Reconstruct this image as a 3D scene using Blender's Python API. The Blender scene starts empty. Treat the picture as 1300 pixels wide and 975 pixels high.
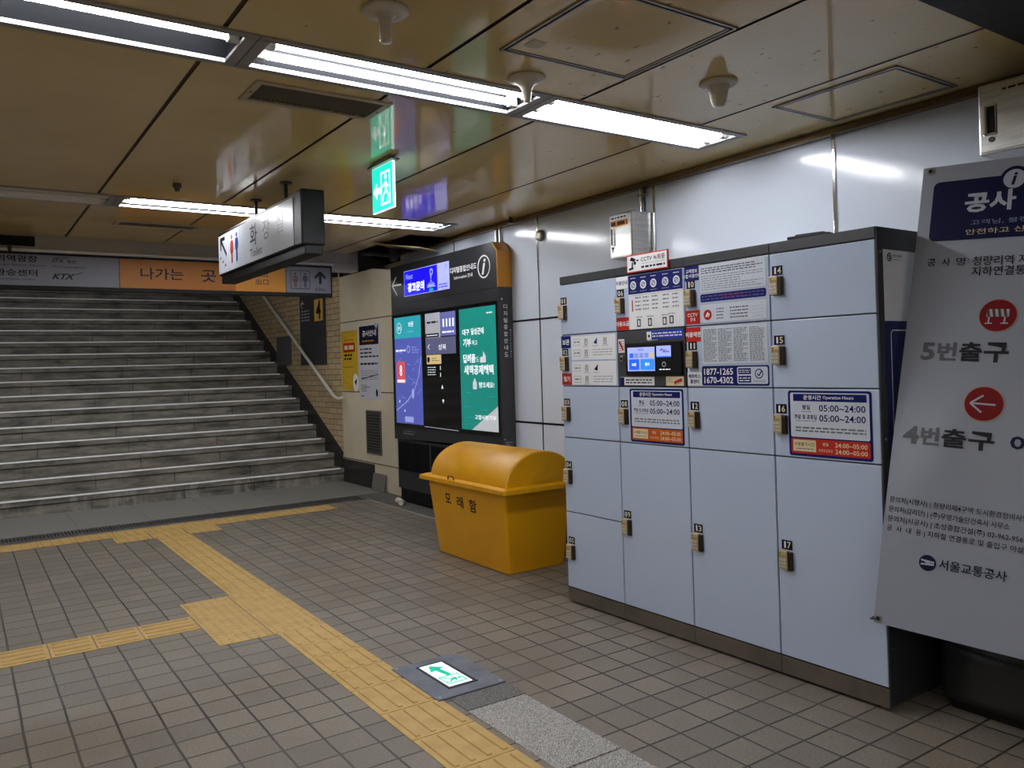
import bpy, bmesh, math, random
from mathutils import Matrix, Vector
random.seed(7)
S = bpy.context.scene
COL = S.collection
PI = math.pi

# ------------------------------------------------------------------ camera, world, exposure
def make_camera():
    yaw, pitch, roll, F, cx, cy, H = math.radians(34.3138), math.radians(0.48556), math.radians(-1.60641), 1031.194, 648.29, 453.27, 1.5
    f = Vector((math.sin(yaw)*math.cos(pitch), math.cos(yaw)*math.cos(pitch), math.sin(pitch)))
    r = Vector((math.cos(yaw), -math.sin(yaw), 0)); u = r.cross(f)
    r2 = math.cos(roll)*r + math.sin(roll)*u; u2 = -math.sin(roll)*r + math.cos(roll)*u
    cam = bpy.data.cameras.new('camera'); o = bpy.data.objects.new('camera', cam); COL.objects.link(o)
    m = Matrix((r2, u2, -f)).transposed().to_4x4(); m.translation = (0, 0, H); o.matrix_world = m
    cam.sensor_width = 36; cam.lens = F/1300*36
    cam.shift_x = (650-cx)/1300; cam.shift_y = (cy-487.5)/1300
    cam.clip_start = 0.05
    S.camera = o
make_camera()
S.view_settings.view_transform = 'Standard'; S.view_settings.look = 'None'; S.view_settings.gamma = 1
S.view_settings.use_curve_mapping = False
S.view_settings.exposure = 0.15
W = bpy.data.worlds.new('world'); S.world = W; W.use_nodes = True
W.node_tree.nodes['Background'].inputs[0].default_value = (0.6, 0.65, 0.75, 1)
W.node_tree.nodes['Background'].inputs[1].default_value = 0.02
TUBE = 60.0            # radiance of a lit fluorescent tube
S.cycles.use_denoising = True
S.cycles.max_bounces = 8
S.cycles.caustics_reflective = False; S.cycles.caustics_refractive = False
S.cycles.sample_clamp_indirect = 6.0

# ------------------------------------------------------------------ materials
def lin(c):
    return tuple(((v/255)/12.92 if v/255 <= 0.04045 else ((v/255+0.055)/1.055)**2.4) for v in c) + (1,)
MATS = {}
def mat(name, c, rough=0.5, metal=0.0, c2=None, scale=8, bump=0.0, bscale=None, emit=0.0, detail=4, spec=0.5, coat=0.0, stretch=None, lo=0.35, hi=0.65, hook=None):
    if name in MATS: return MATS[name]
    if any(k in name for k in ('print', 'letters', 'plate', 'sign face', 'banner', 'matt black')): spec = min(spec, .2)
    m = bpy.data.materials.new(name); m.use_nodes = True; nt = m.node_tree; N = nt.nodes; L = nt.links
    b = N['Principled BSDF']
    b.inputs['Base Color'].default_value = lin(c); b.inputs['Roughness'].default_value = rough
    b.inputs['Metallic'].default_value = metal; b.inputs['Specular IOR Level'].default_value = spec
    b.inputs['Coat Weight'].default_value = coat; b.inputs['Coat Roughness'].default_value = 0.08
    m.diffuse_color = lin(c)
    tc = N.new('ShaderNodeTexCoord'); mp = N.new('ShaderNodeMapping'); L.new(tc.outputs['Object'], mp.inputs[0])
    if stretch: mp.inputs['Scale'].default_value = stretch
    if c2:
        n = N.new('ShaderNodeTexNoise'); n.inputs['Scale'].default_value = scale; n.inputs['Detail'].default_value = detail
        L.new(mp.outputs[0], n.inputs['Vector'])
        r = N.new('ShaderNodeValToRGB'); r.color_ramp.elements[0].position = lo; r.color_ramp.elements[1].position = hi
        r.color_ramp.elements[0].color = lin(c); r.color_ramp.elements[1].color = lin(c2)
        L.new(n.outputs['Fac'], r.inputs[0]); L.new(r.outputs[0], b.inputs['Base Color'])
    if emit:
        b.inputs['Emission Color'].default_value = lin(c); b.inputs['Emission Strength'].default_value = emit
    if bump:
        n = N.new('ShaderNodeTexNoise'); n.inputs['Scale'].default_value = bscale or scale; n.inputs['Detail'].default_value = 3
        L.new(mp.outputs[0], n.inputs['Vector'])
        bp = N.new('ShaderNodeBump'); bp.inputs['Strength'].default_value = bump; bp.inputs['Distance'].default_value = 0.02
        L.new(n.outputs['Fac'], bp.inputs['Height']); L.new(bp.outputs[0], b.inputs['Normal'])
    if hook: hook(nt, b, mp)
    MATS[name] = m
    return m

def tile_hook(bw, bh, mortar, c1, c2, cm, off=(0, 0, 0), offset=0.0, plane='XY', stain=None, bumpd=0.004):
    def h(nt, b, mp):
        N, L = nt.nodes, nt.links
        mp.inputs['Location'].default_value = off
        src = mp.outputs[0]
        if plane != 'XY':
            sp = N.new('ShaderNodeSeparateXYZ'); cb = N.new('ShaderNodeCombineXYZ'); L.new(src, sp.inputs[0])
            L.new(sp.outputs[plane[0]], cb.inputs[0]); L.new(sp.outputs[plane[1]], cb.inputs[1]); src = cb.outputs[0]
        # slightly wandering joints
        wn = N.new('ShaderNodeTexNoise'); wn.inputs['Scale'].default_value = 2.5; L.new(src, wn.inputs['Vector'])
        va = N.new('ShaderNodeVectorMath'); va.operation = 'MULTIPLY_ADD'
        va.inputs[1].default_value = (0.012, 0.012, 0); L.new(wn.outputs['Color'], va.inputs[0]); L.new(src, va.inputs[2])
        br = N.new('ShaderNodeTexBrick'); L.new(va.outputs[0], br.inputs['Vector'])
        br.offset = offset; br.squash = 1.0
        br.inputs['Scale'].default_value = 1.0; br.inputs['Brick Width'].default_value = bw; br.inputs['Row Height'].default_value = bh
        br.inputs['Mortar Size'].default_value = mortar; br.inputs['Mortar Smooth'].default_value = 0.2; br.inputs['Bias'].default_value = -0.2
        br.inputs['Color1'].default_value = lin(c1); br.inputs['Color2'].default_value = lin(c2); br.inputs['Mortar'].default_value = lin(cm)
        col = br.outputs['Color']
        ns = N.new('ShaderNodeTexNoise'); ns.inputs['Scale'].default_value = 90; ns.inputs['Detail'].default_value = 2; L.new(src, ns.inputs['Vector'])
        rr = N.new('ShaderNodeValToRGB'); rr.color_ramp.elements[0].position = 0.3; rr.color_ramp.elements[1].position = 0.7
        rr.color_ramp.elements[0].color = (0.78, 0.78, 0.78, 1); rr.color_ramp.elements[1].color = (1.1, 1.1, 1.1, 1); L.new(ns.outputs['Fac'], rr.inputs[0])
        mx = N.new('ShaderNodeMixRGB'); mx.blend_type = 'MULTIPLY'; mx.inputs[0].default_value = 1; L.new(col, mx.inputs[1]); L.new(rr.outputs[0], mx.inputs[2]); col = mx.outputs[0]
        if stain:
            n2 = N.new('ShaderNodeTexNoise'); n2.inputs['Scale'].default_value = 1.3; n2.inputs['Detail'].default_value = 5; L.new(src, n2.inputs['Vector'])
            r2 = N.new('ShaderNodeValToRGB'); r2.color_ramp.elements[0].position = 0.45; r2.color_ramp.elements[1].position = 0.75
            r2.color_ramp.elements[0].color = (0, 0, 0, 1); r2.color_ramp.elements[1].color = (0.55, 0.55, 0.55, 1); L.new(n2.outputs['Fac'], r2.inputs[0])
            m2 = N.new('ShaderNodeMixRGB'); L.new(r2.outputs[0], m2.inputs[0]); L.new(col, m2.inputs[1]); m2.inputs[2].default_value = lin(stain); col = m2.outputs[0]
        L.new(col, b.inputs['Base Color'])
        bp = N.new('ShaderNodeBump'); bp.inputs['Strength'].default_value = 0.6; bp.inputs['Distance'].default_value = bumpd; bp.invert = True
        L.new(br.outputs['Fac'], bp.inputs['Height']); L.new(bp.outputs[0], b.inputs['Normal'])
    return h

def ceiling_hook(nt, b, mp):
    N, L = nt.nodes, nt.links
    n = N.new('ShaderNodeTexNoise'); n.inputs['Scale'].default_value = 1.6; n.inputs['Detail'].default_value = 4; L.new(mp.outputs[0], n.inputs['Vector'])
    r = N.new('ShaderNodeValToRGB'); r.color_ramp.elements[0].position = 0.3; r.color_ramp.elements[1].position = 0.75
    r.color_ramp.elements[0].color = lin((212, 188, 128)); r.color_ramp.elements[1].color = lin((224, 202, 148)); L.new(n.outputs['Fac'], r.inputs[0])
    # rust specks, denser towards the wall near the camera
    m2 = N.new('ShaderNodeMapping'); m2.inputs['Scale'].default_value = (30, 13, 9); L.new(mp.outputs[0], m2.inputs[0])
    n2 = N.new('ShaderNodeTexNoise'); n2.inputs['Scale'].default_value = 1.0; n2.inputs['Detail'].default_value = 3; L.new(m2.outputs[0], n2.inputs['Vector'])
    n3 = N.new('ShaderNodeTexNoise'); n3.inputs['Scale'].default_value = 0.7; n3.inputs['Detail'].default_value = 1; L.new(mp.outputs[0], n3.inputs['Vector'])
    sp = N.new('ShaderNodeSeparateXYZ'); L.new(mp.outputs[0], sp.inputs[0])
    ma = N.new('ShaderNodeMath'); ma.operation = 'MULTIPLY_ADD'; ma.inputs[1].default_value = -0.045; ma.inputs[2].default_value = 0.21; L.new(sp.outputs['Y'], ma.inputs[0])
    mb = N.new('ShaderNodeMath'); mb.operation = 'MULTIPLY_ADD'; mb.inputs[1].default_value = 0.035; L.new(sp.outputs['X'], mb.inputs[0]); L.new(ma.outputs[0], mb.inputs[2])
    cl = N.new('ShaderNodeClamp'); cl.inputs['Min'].default_value = -0.2; cl.inputs['Max'].default_value = 0.17; L.new(mb.outputs[0], cl.inputs['Value'])
    md = N.new('ShaderNodeMath'); md.operation = 'ADD'; L.new(n2.outputs['Fac'], md.inputs[0]); L.new(cl.outputs[0], md.inputs[1])
    r2 = N.new('ShaderNodeValToRGB'); r2.color_ramp.elements[0].position = 0.85; r2.color_ramp.elements[1].position = 0.90
    r2.color_ramp.elements[0].color = (0, 0, 0, 1); r2.color_ramp.elements[1].color = (0.8, 0.8, 0.8, 1); L.new(md.outputs[0], r2.inputs[0])
    mx = N.new('ShaderNodeMixRGB'); L.new(r2.outputs[0], mx.inputs[0]); L.new(r.outputs[0], mx.inputs[1]); mx.inputs[2].default_value = lin((70, 48, 30))
    L.new(mx.outputs[0], b.inputs['Base Color'])
    nb = N.new('ShaderNodeTexNoise'); nb.inputs['Scale'].default_value = 2.2; nb.inputs['Detail'].default_value = 2; L.new(mp.outputs[0], nb.inputs['Vector'])
    bp = N.new('ShaderNodeBump'); bp.inputs['Strength'].default_value = 0.06; bp.inputs['Distance'].default_value = 0.05
    L.new(nb.outputs['Fac'], bp.inputs['Height']); L.new(bp.outputs[0], b.inputs['Normal'])

def stair_hook(nt, b, mp):
    N, L = nt.nodes, nt.links
    m2 = N.new('ShaderNodeMapping'); m2.inputs['Scale'].default_value = (1.2, 4, 5); L.new(mp.outputs[0], m2.inputs[0])
    n = N.new('ShaderNodeTexNoise'); n.inputs['Scale'].default_value = 2.0; n.inputs['Detail'].default_value = 7; n.inputs['Roughness'].default_value = 0.65; L.new(m2.outputs[0], n.inputs['Vector'])
    r = N.new('ShaderNodeValToRGB'); r.color_ramp.elements[0].position = 0.32; r.color_ramp.elements[1].position = 0.72
    r.color_ramp.elements[0].color = lin((62, 59, 54)); r.color_ramp.elements[1].color = lin((150, 144, 132)); L.new(n.outputs['Fac'], r.inputs[0])
    # pale lime stains on the lowest riser
    sp = N.new('ShaderNodeSeparateXYZ'); L.new(mp.outputs[0], sp.inputs[0])
    mr = N.new('ShaderNodeMapRange'); mr.inputs['From Min'].default_value = 0.14; mr.inputs['From Max'].default_value = 0.34; mr.inputs['To Min'].default_value = 0.12; mr.inputs['To Max'].default_value = -0.25; L.new(sp.outputs['Z'], mr.inputs['Value'])
    m3 = N.new('ShaderNodeMapping'); m3.inputs['Scale'].default_value = (5, 5, 2.0); L.new(mp.outputs[0], m3.inputs[0])
    n2 = N.new('ShaderNodeTexNoise'); n2.inputs['Scale'].default_value = 1.6; n2.inputs['Detail'].default_value = 8; n2.inputs['Roughness'].default_value = 0.7; L.new(m3.outputs[0], n2.inputs['Vector'])
    ad = N.new('ShaderNodeMath'); L.new(n2.outputs['Fac'], ad.inputs[0]); L.new(mr.outputs[0], ad.inputs[1])
    r2 = N.new('ShaderNodeValToRGB'); r2.color_ramp.elements[0].position = 0.60; r2.color_ramp.elements[1].position = 0.72
    r2.color_ramp.elements[0].color = (0, 0, 0, 1); r2.color_ramp.elements[1].color = (0.8, 0.8, 0.8, 1); L.new(ad.outputs[0], r2.inputs[0])
    mx = N.new('ShaderNodeMixRGB'); L.new(r2.outputs[0], mx.inputs[0]); L.new(r.outputs[0], mx.inputs[1]); mx.inputs[2].default_value = lin((150, 146, 138))
    L.new(mx.outputs[0], b.inputs['Base Color'])

def granite_hook(c1, c2, sc=130):
    def h(nt, b, mp):
        N, L = nt.nodes, nt.links
        v = N.new('ShaderNodeTexNoise'); v.inputs['Scale'].default_value = sc; v.inputs['Detail'].default_value = 2; L.new(mp.outputs[0], v.inputs['Vector'])
        r = N.new('ShaderNodeValToRGB'); r.color_ramp.elements[0].position = 0.40; r.color_ramp.elements[1].position = 0.60
        r.color_ramp.elements[0].color = lin(c1); r.color_ramp.elements[1].color = lin(c2); L.new(v.outputs['Fac'], r.inputs[0]); L.new(r.outputs[0], b.inputs['Base Color'])
    return h

WHITE_WALL = mat('white enamel panel', (212, 220, 234), 0.13, bump=0.02, bscale=1.3, spec=0.35)
BEIGE = mat('beige enamel panel', (216, 204, 180), 0.45, c2=(202, 190, 164), scale=1.5)
CEIL = mat('glossy tan ceiling panel', (150, 122, 80), 0.09, hook=ceiling_hook, spec=0.45)
FLOORT = mat('grey brown floor tile', (130, 124, 114), 0.5, hook=tile_hook(0.1665, 0.1685, 0.0055, (132, 122, 109), (114, 106, 96), (46, 41, 36), off=(-1.045, -3.36, 0), stain=(98, 88, 74)))
SLAB = mat('grey stone slab', (112, 110, 108), 0.5, c2=(98, 96, 94), scale=3, hook=tile_hook(0.66, 1.6, 0.003, (130, 127, 121), (118, 115, 110), (70, 68, 66), off=(-0.31, -8.9, 0)))
BRICK = mat('tan wall brick', (150, 120, 80), 0.6, hook=tile_hook(0.24, 0.075, 0.004, (196, 174, 136), (176, 154, 116), (84, 68, 48), offset=0.5, plane='YZ', bumpd=0.004))
CONC = mat('dull grey concrete', (96, 94, 90), 0.7, c2=(80, 78, 75), scale=5)
STAIR = mat('worn dark granite', (100, 97, 94), 0.55, hook=stair_hook)
BLACKSTONE = mat('black polished stone', (28, 27, 26), 0.3, c2=(40, 38, 36), scale=30)
NOSE = mat('worn aluminium nosing', (248, 248, 248), 0.4)
STEEL = mat('brushed stainless steel', (190, 188, 184), 0.28, 0.95, c2=(168, 166, 162), scale=4, stretch=(1, 1, 12))
CHROME = mat('chrome strip', (220, 220, 222), 0.12, 1.0)
DARKMETAL = mat('dark grey metal', (52, 53, 57), 0.45, 0.2)
BLACK = mat('matt black', (16, 16, 17), 0.55)
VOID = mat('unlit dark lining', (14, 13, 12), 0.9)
DARKCEIL = mat('dark grey ceiling panel', (44, 43, 44), 0.7, c2=(36, 35, 36), scale=20)
FIXT = mat('grey painted fixture frame', (140, 138, 136), 0.4)
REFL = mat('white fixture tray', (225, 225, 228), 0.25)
REFLD = mat('darkened fixture tray', (26, 27, 30), 0.6, spec=.1)  # tray coloured dark to hold down the glare and keep tubes distinct
TUBEON = mat('lit fluorescent tube', (246, 248, 252), 0.4, emit=TUBE)
TUBEOFF = mat('unlit fluorescent tube', (220, 218, 212), 0.3)
SOCKET = mat('lamp holder plastic', (215, 212, 205), 0.4)
PLAST = mat('aged white plastic', (198, 190, 176), 0.4)
CREAM = mat('cream frame', (176, 164, 138), 0.45)
LOCKW = mat('pale blue grey locker paint', (186, 199, 222), 0.13, spec=0.35)
LOCKK = mat('charcoal locker body', (44, 45, 48), 0.5)
PLINTH = mat('brown stainless plinth', (128, 118, 106), 0.35, 0.6, c2=(112, 104, 94), scale=6)
BRASS = mat('bronze lock body', (196, 178, 146), 0.4, 0.2)
LDARK = mat('dark lock edge', (50, 38, 26), 0.4, 0.4)
SILVER = mat('silver button', (225, 222, 214), 0.3, 0.5)
NAVY = mat('navy print', (18, 26, 96), 0.4)
DNAVY = mat('dark navy plate', (14, 18, 44), 0.4)
WHITEP = mat('white print', (232, 232, 234), 0.4)
STICK = mat('white sticker', (206, 212, 224), 0.35)
REDP = mat('red print', (182, 40, 32), 0.4)
BLACKP = mat('black print', (22, 22, 26), 0.4)
GREYP = mat('grey fine print', (120, 124, 134), 0.5)
PALEP = mat('pale grey print', (164, 168, 178), 0.5)
CREAMP = mat('cream print', (226, 208, 168), 0.4)
ORNG = mat('orange print', (214, 130, 26), 0.4)
YELP = mat('yellow print', (226, 186, 60), 0.4)
BIN = mat('yellow fibreglass', (222, 160, 8), 0.42, c2=(214, 150, 6), scale=2.5)
BINDK = mat('bin shadow gap rubber', (70, 44, 18), 0.6)
TACT = mat('yellow tactile plastic', (200, 166, 98), 0.5, c2=(186, 150, 84), scale=9)
KIOSK = mat('charcoal kiosk metal', (46, 47, 52), 0.4, 0.15)
KDARK = mat('black glass panel', (12, 12, 14), 0.12)
KGOLD = mat('golden kiosk corner', (202, 138, 20), 0.35)
def glow(n, c, e): return mat(n, c, 0.3, emit=e)
LEDBLUE = glow('blue led screen', (22, 14, 214), .85)
LEDPALE = glow('pale violet led screen', (150, 156, 220), 0.8)
LEDWHITE = glow('white led screen', (235, 238, 255), 1.0)
SCRTEAL = glow('teal screen', (22, 118, 108), 0.75)
SCRTEAL2 = glow('light teal screen', (38, 146, 158), 0.75)
SCRMAP = glow('violet map screen', (74, 82, 158), 0.75)
SCRLINE = glow('pale map line', (140, 150, 205), 0.75)
SCRPINK = glow('pink screen', (196, 76, 84), 0.7)
SCRGREY = glow('grey screen', (150, 152, 162), 0.7)
SCRVIO = glow('dull violet screen', (92, 94, 150), 0.7)
SCRWHITE = glow('white screen letters', (215, 222, 228), 0.8)
SCRTAN = glow('tan screen', (190, 168, 120), 0.7)
EXITG = glow('green exit light', (24, 208, 186), 1.25)
EXITW = glow('white exit light', (235, 255, 250), 1.2)
LCDB = glow('blue touch screen', (30, 84, 200), 0.9)
LCDP = glow('pale touch screen', (150, 160, 225), 0.8)

# ------------------------------------------------------------------ mesh builder
class B:
    """collects shapes in a frame where x is right along the face, y goes into the depth, z is up"""
    def __init__(s): s.v = []; s.f = []; s.fm = []; s.fs = []; s.deform = None
    def add(s, vs, fs, m, smooth=False):
        o = len(s.v); s.v += [tuple(p) for p in vs]
        for f in fs: s.f.append([i+o for i in f]); s.fm.append(m); s.fs.append(smooth)
        return s
    def box(s, x0, x1, y0, y1, z0, z1, m, bev=0.0, seg=2):
        if bev <= 0:
            vs = [(x, y, z) for x in (x0, x1) for y in (y0, y1) for z in (z0, z1)]
            return s.add(vs, [(0, 1, 3, 2), (4, 6, 7, 5), (0, 4, 5, 1), (2, 3, 7, 6), (0, 2, 6, 4), (1, 5, 7, 3)], m)
        bm = bmesh.new(); bmesh.ops.create_cube(bm, size=1)
        for v in bm.verts: v.co = (x0+(v.co.x+.5)*(x1-x0), y0+(v.co.y+.5)*(y1-y0), z0+(v.co.z+.5)*(z1-z0))
        bmesh.ops.bevel(bm, geom=bm.edges[:], offset=bev, segments=seg, affect='EDGES', profile=.5)
        return s.bm(bm, m)
    def bm(s, bm, m, smooth=False):
        bm.verts.index_update()
        s.add([v.co[:] for v in bm.verts], [[v.index for v in f.verts] for f in bm.faces], m, smooth); bm.free(); return s
    def prism(s, poly, y0, y1, m, axis='y'):
        """polygon in the x-z plane (or another pair) pushed along an axis"""
        n = len(poly)
        def P(a, b, t): return {'y': (a, t, b), 'x': (t, a, b), 'z': (a, b, t)}[axis]
        vs = [P(a, b, y0) for a, b in poly] + [P(a, b, y1) for a, b in poly]
        fs = [list(range(n)), list(range(2*n-1, n-1, -1))] + [(i, i+n, (i+1) % n+n, (i+1) % n) for i in range(n)]
        return s.add(vs, fs, m)
    def cyl(s, p0, p1, r0, m, r1=None, n=16, smooth=True):
        p0, p1 = Vector(p0), Vector(p1); r1 = r0 if r1 is None else r1
        d = (p1-p0).normalized(); a = d.orthogonal().normalized(); b = d.cross(a)
        vs = []
        for p, r in ((p0, r0), (p1, r1)):
            vs += [tuple(p + r*(math.cos(2*PI*i/n)*a + math.sin(2*PI*i/n)*b)) for i in range(n)]
        s.add(vs, [(i, (i+1) % n, (i+1) % n+n, i+n) for i in range(n)], m, smooth)
        s.add(vs[:n], [list(range(n))[::-1]], m); s.add(vs[n:], [list(range(n))], m)
        return s
    def tube(s, pts, r, m, n=12):
        pts = [Vector(p) for p in pts]; vs = []; prev = None
        for k, p in enumerate(pts):
            d = (pts[min(k+1, len(pts)-1)] - pts[max(k-1, 0)]).normalized()
            a = (prev - d*prev.dot(d)).normalized() if prev else d.orthogonal().normalized()
            prev = a; b = d.cross(a)
            vs += [tuple(p + r*(math.cos(2*PI*i/n)*a + math.sin(2*PI*i/n)*b)) for i in range(n)]
        fs = [(k*n+i, k*n+(i+1) % n, (k+1)*n+(i+1) % n, (k+1)*n+i) for k in range(len(pts)-1) for i in range(n)]
        s.add(vs, fs, m, True); s.add(vs[:n], [list(range(n))[::-1]], m); s.add(vs[-n:], [list(range(n))], m)
        return s
    def lathe(s, c, prof, m, n=32):
        """profile of (radius, z) turned about the vertical through c"""
        vs = []
        for r, z in prof: vs += [(c[0]+r*math.cos(2*PI*i/n), c[1]+r*math.sin(2*PI*i/n), c[2]+z) for i in range(n)]
        fs = [(k*n+i, k*n+(i+1) % n, (k+1)*n+(i+1) % n, (k+1)*n+i) for k in range(len(prof)-1) for i in range(n)]
        return s.add(vs, fs, m, True)
    # ---- flat print on the face y = 0 (l lifts a layer towards the viewer)
    def rect(s, x0, x1, z0, z1, m, l=1):
        y = -0.0009*l; return s.add([(x0, y, z0), (x1, y, z0), (x1, y, z1), (x0, y, z1)], [(0, 1, 2, 3)], m)
    def poly(s, pts, m, l=1):
        y = -0.0009*l; return s.add([(a, y, b) for a, b in pts], [list(range(len(pts)))], m)
    def rrect(s, x0, x1, z0, z1, r, m, l=1):
        pts = []
        for cx, cz, a0 in ((x1-r, z1-r, 0), (x0+r, z1-r, 90), (x0+r, z0+r, 180), (x1-r, z0+r, 270)):
            pts += [(cx+r*math.cos(math.radians(a0+a)), cz+r*math.sin(math.radians(a0+a))) for a in (0, 30, 60, 90)]
        return s.poly(pts, m, l)
    def disc(s, x, z, r, m, l=1, rz=None, n=28):
        rz = rz or r
        return s.poly([(x+r*math.cos(2*PI*i/n), z+rz*math.sin(2*PI*i/n)) for i in range(n)], m, l)
    def ring(s, x, z, r, w, m, l=1, rz=None, n=32):
        rz = rz or r; k = (r-w)/r; y = -0.0009*l
        vs = [(x+q*r*math.cos(2*PI*i/n), y, z+q*rz*math.sin(2*PI*i/n)) for q in (1, k) for i in range(n)]
        return s.add(vs, [(i, (i+1) % n, (i+1) % n+n, i+n) for i in range(n)], m)
    def line(s, a, b, w, m, l=1):
        a, b = Vector(a), Vector(b); d = (b-a).normalized(); q = Vector((-d.y, d.x))*w/2
        return s.poly([tuple(a+q), tuple(a-q), tuple(b-q), tuple(b+q)], m, l)
    def frame(s, x0, x1, z0, z1, w, m, l=1):
        for a in ((x0, x1, z0, z0+w), (x0, x1, z1-w, z1), (x0, x0+w, z0, z1), (x1-w, x1, z0, z1)): s.rect(*a, m, l)
        return s
    def greek(s, x0, x1, z0, z1, rows, m, l=1, fill=0.5, gaps=True):
        """rows of dashes for print too fine to read"""
        h = (z1-z0)/rows
        for k in range(rows):
            z = z1-(k+.5)*h; x = x0
            end = x1 - (x1-x0)*random.choice((0, 0, .1, .35))*(1 if gaps else 0)
            while x < end:
                w = random.uniform(.4, 1.3)*h*2; e = min(x+w, end); s.rect(x, e, z-h*fill/2, z+h*fill/2, m, l); x = e+h*.45
        return s
    def text(s, body, x0, x1, z0, z1, m, l=2, bold=0.0, shear=0.0, rot=0.0, flip=False):
        """lettering stretched to the given box; x1 None keeps its own width"""
        vs, fs = glyphs(body, bold, shear)
        if not vs: return s
        ax = min(p[0] for p in vs); bx = max(p[0] for p in vs); az = min(p[1] for p in vs); bz = max(p[1] for p in vs)
        kz = (z1-z0)/(bz-az); kx = kz if x1 is None else (x1-x0)/(bx-ax)
        y = -0.0009*l
        s.add([(x0+(p[0]-ax)*kx, y, z0+(p[1]-az)*kz) for p in vs], fs, m); return s
    def centre(s, body, xc, z0, z1, m, l=2, bold=0.0, squeeze=1.0):
        vs, fs = glyphs(body, bold, 0)
        ax = min(p[0] for p in vs); bx = max(p[0] for p in vs); az = min(p[1] for p in vs); bz = max(p[1] for p in vs)
        w = (bx-ax)*(z1-z0)/(bz-az)*squeeze
        return s.text(body, xc-w/2, xc+w/2, z0, z1, m, l, bold)

GLY = {}
def glyphs(body, bold=0.0, shear=0.0):
    k = (body, bold, shear)
    if k in GLY: return GLY[k]
    c = bpy.data.curves.new('lettering', 'FONT'); c.body = body; c.offset = bold; c.shear = shear; c.resolution_u = 2; c.fill_mode = 'FRONT'
    o = bpy.data.objects.new('lettering', c); COL.objects.link(o)
    me = bpy.data.meshes.new_from_object(o)
    vs = [(v.co.x, v.co.y) for v in me.vertices]; fs = []
    for p in me.polygons:
        q = list(p.vertices)
        fs.append(q if p.normal.z > 0 else q[::-1])
    bpy.data.objects.remove(o); bpy.data.curves.remove(c); bpy.data.meshes.remove(me)
    GLY[k] = (vs, fs); return GLY[k]

def mesh(name, b, zb=0.0, off=(0, 0, 0)):
    me = bpy.data.meshes.new(name)
    vs = b.v if not b.deform else [b.deform(p) for p in b.v]
    me.from_pydata([(p[0]-off[0], p[1]-off[1], p[2]-off[2]-zb) for p in vs], [], b.f)
    ms = []
    for m in b.fm:
        if m not in ms: ms.append(m); me.materials.append(m)
    for p, m, sm in zip(me.polygons, b.fm, b.fs): p.material_index = ms.index(m); p.use_smooth = sm
    me.validate(); me.update()
    return me
def tag(o, label=None, cat=None, group=None, kind=None):
    if label: o['label'] = label
    if cat: o['category'] = cat
    if group: o['group'] = group
    if kind: o['kind'] = kind
    return o
def thing(name, label, cat, loc, rz=0.0, group=None, matrix=None):
    o = bpy.data.objects.new(name, None); COL.objects.link(o); o.empty_display_size = 0.1
    if matrix is not None: o.matrix_world = matrix
    else: o.location = loc; o.rotation_euler = (0, 0, rz)
    o['zb'] = 0.0 if matrix is not None else loc[2]
    return tag(o, label, cat, group)
def root_zb(o):
    while o.parent: o = o.parent
    return o.get('zb', 0.0)
def part(name, b, parent, label=None, mods=None):
    me = mesh(name, b, root_zb(parent)); o = bpy.data.objects.new(name, me); COL.objects.link(o); o.parent = parent
    if label: o['label'] = label
    return o
def solo(name, b, label=None, cat=None, group=None, kind=None, loc=(0, 0, 0), rz=0.0, base=None):
    """a thing (or structure) that is one mesh; shapes are in the frame placed at loc, rz"""
    me = mesh(name, b, loc[2] if base is None else 0)
    o = bpy.data.objects.new(name, me); COL.objects.link(o); o.location = loc; o.rotation_euler = (0, 0, rz)
    return tag(o, label, cat, group, kind)
def struct(name, b): return solo(name, b, kind='structure')
RX = -PI/2     # a face that looks towards -X: local x runs to -Y, local y runs to +X

HC = 2.8; WX = 4.2
# ------------------------------------------------------------------ structure: floor
b = B(); b.add([(-6, -5, 0), (3.86, -5, 0), (3.86, 8.66, 0), (-6, 8.66, 0)], [(0, 1, 2, 3)], FLOORT)
b.add([(3.86, -5, 0), (4.32, -5, 0), (4.32, 2.6, 0), (3.86, 2.6, 0)], [(0, 1, 2, 3)], FLOORT)
b.add([(3.86, 2.6, 0), (4.32, 2.6, 0), (4.32, 8.98, 0), (3.86, 8.98, 0)], [(0, 1, 2, 3)], CONC)
b.add([(-6, 8.66, -.02), (3.86, 8.66, -.02), (3.86, 8.98, -.02), (-6, 8.98, -.02)], [(0, 1, 2, 3)], CONC)
b.add([(-6, 8.98, 0), (4.32, 8.98, 0), (4.32, 10.25, 0), (-6, 10.25, 0)], [(0, 1, 2, 3)], SLAB)
struct('floor', b)
b = B(); b.box(3.835, 3.86, 2.6, 8.6, -.01, .005, mat('pale kerb edge', (150, 146, 138), 0.5), 0.002)
struct('trim_1', b)

# ------------------------------------------------------------------ ceiling with openings
FIX1 = (3.14, 3.455); FIX2 = (6.455, 6.81)
P0, PP = 0.9975, 1.4205        # fixture pitch along X
fixspans = [(P0+PP*k+0.02, P0+PP*(k+1)-0.02) for k in range(-3, 2)]
G0, GP = 0.859, 0.8625
grooves = [G0+GP*k for k in range(-7, 4)]
holes = []
for x0, x1 in fixspans:
    for y0, y1 in (FIX1, FIX2, (-0.2, 0.12)): holes.append((x0, x1, y0, y1))
    if x1 < 3: holes.append((x0, x1, -3.4, -3.08))
VENTS = [(1.13, 1.80, 3.60, 3.90), (1.135, 1.815, 7.47, 7.70)]
holes += [(v[0]+.03, v[1]-.03, v[2]+.03, v[3]-.03) for v in VENTS]
holes = [q for q in holes if not (q[2] == -0.2 and q[0] > -1)]
holes.append((3.72, 4.17, 7.15, 8.6))
for g in grooves: holes.append((g-.010, g+.010, -5, 8.6))
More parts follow.
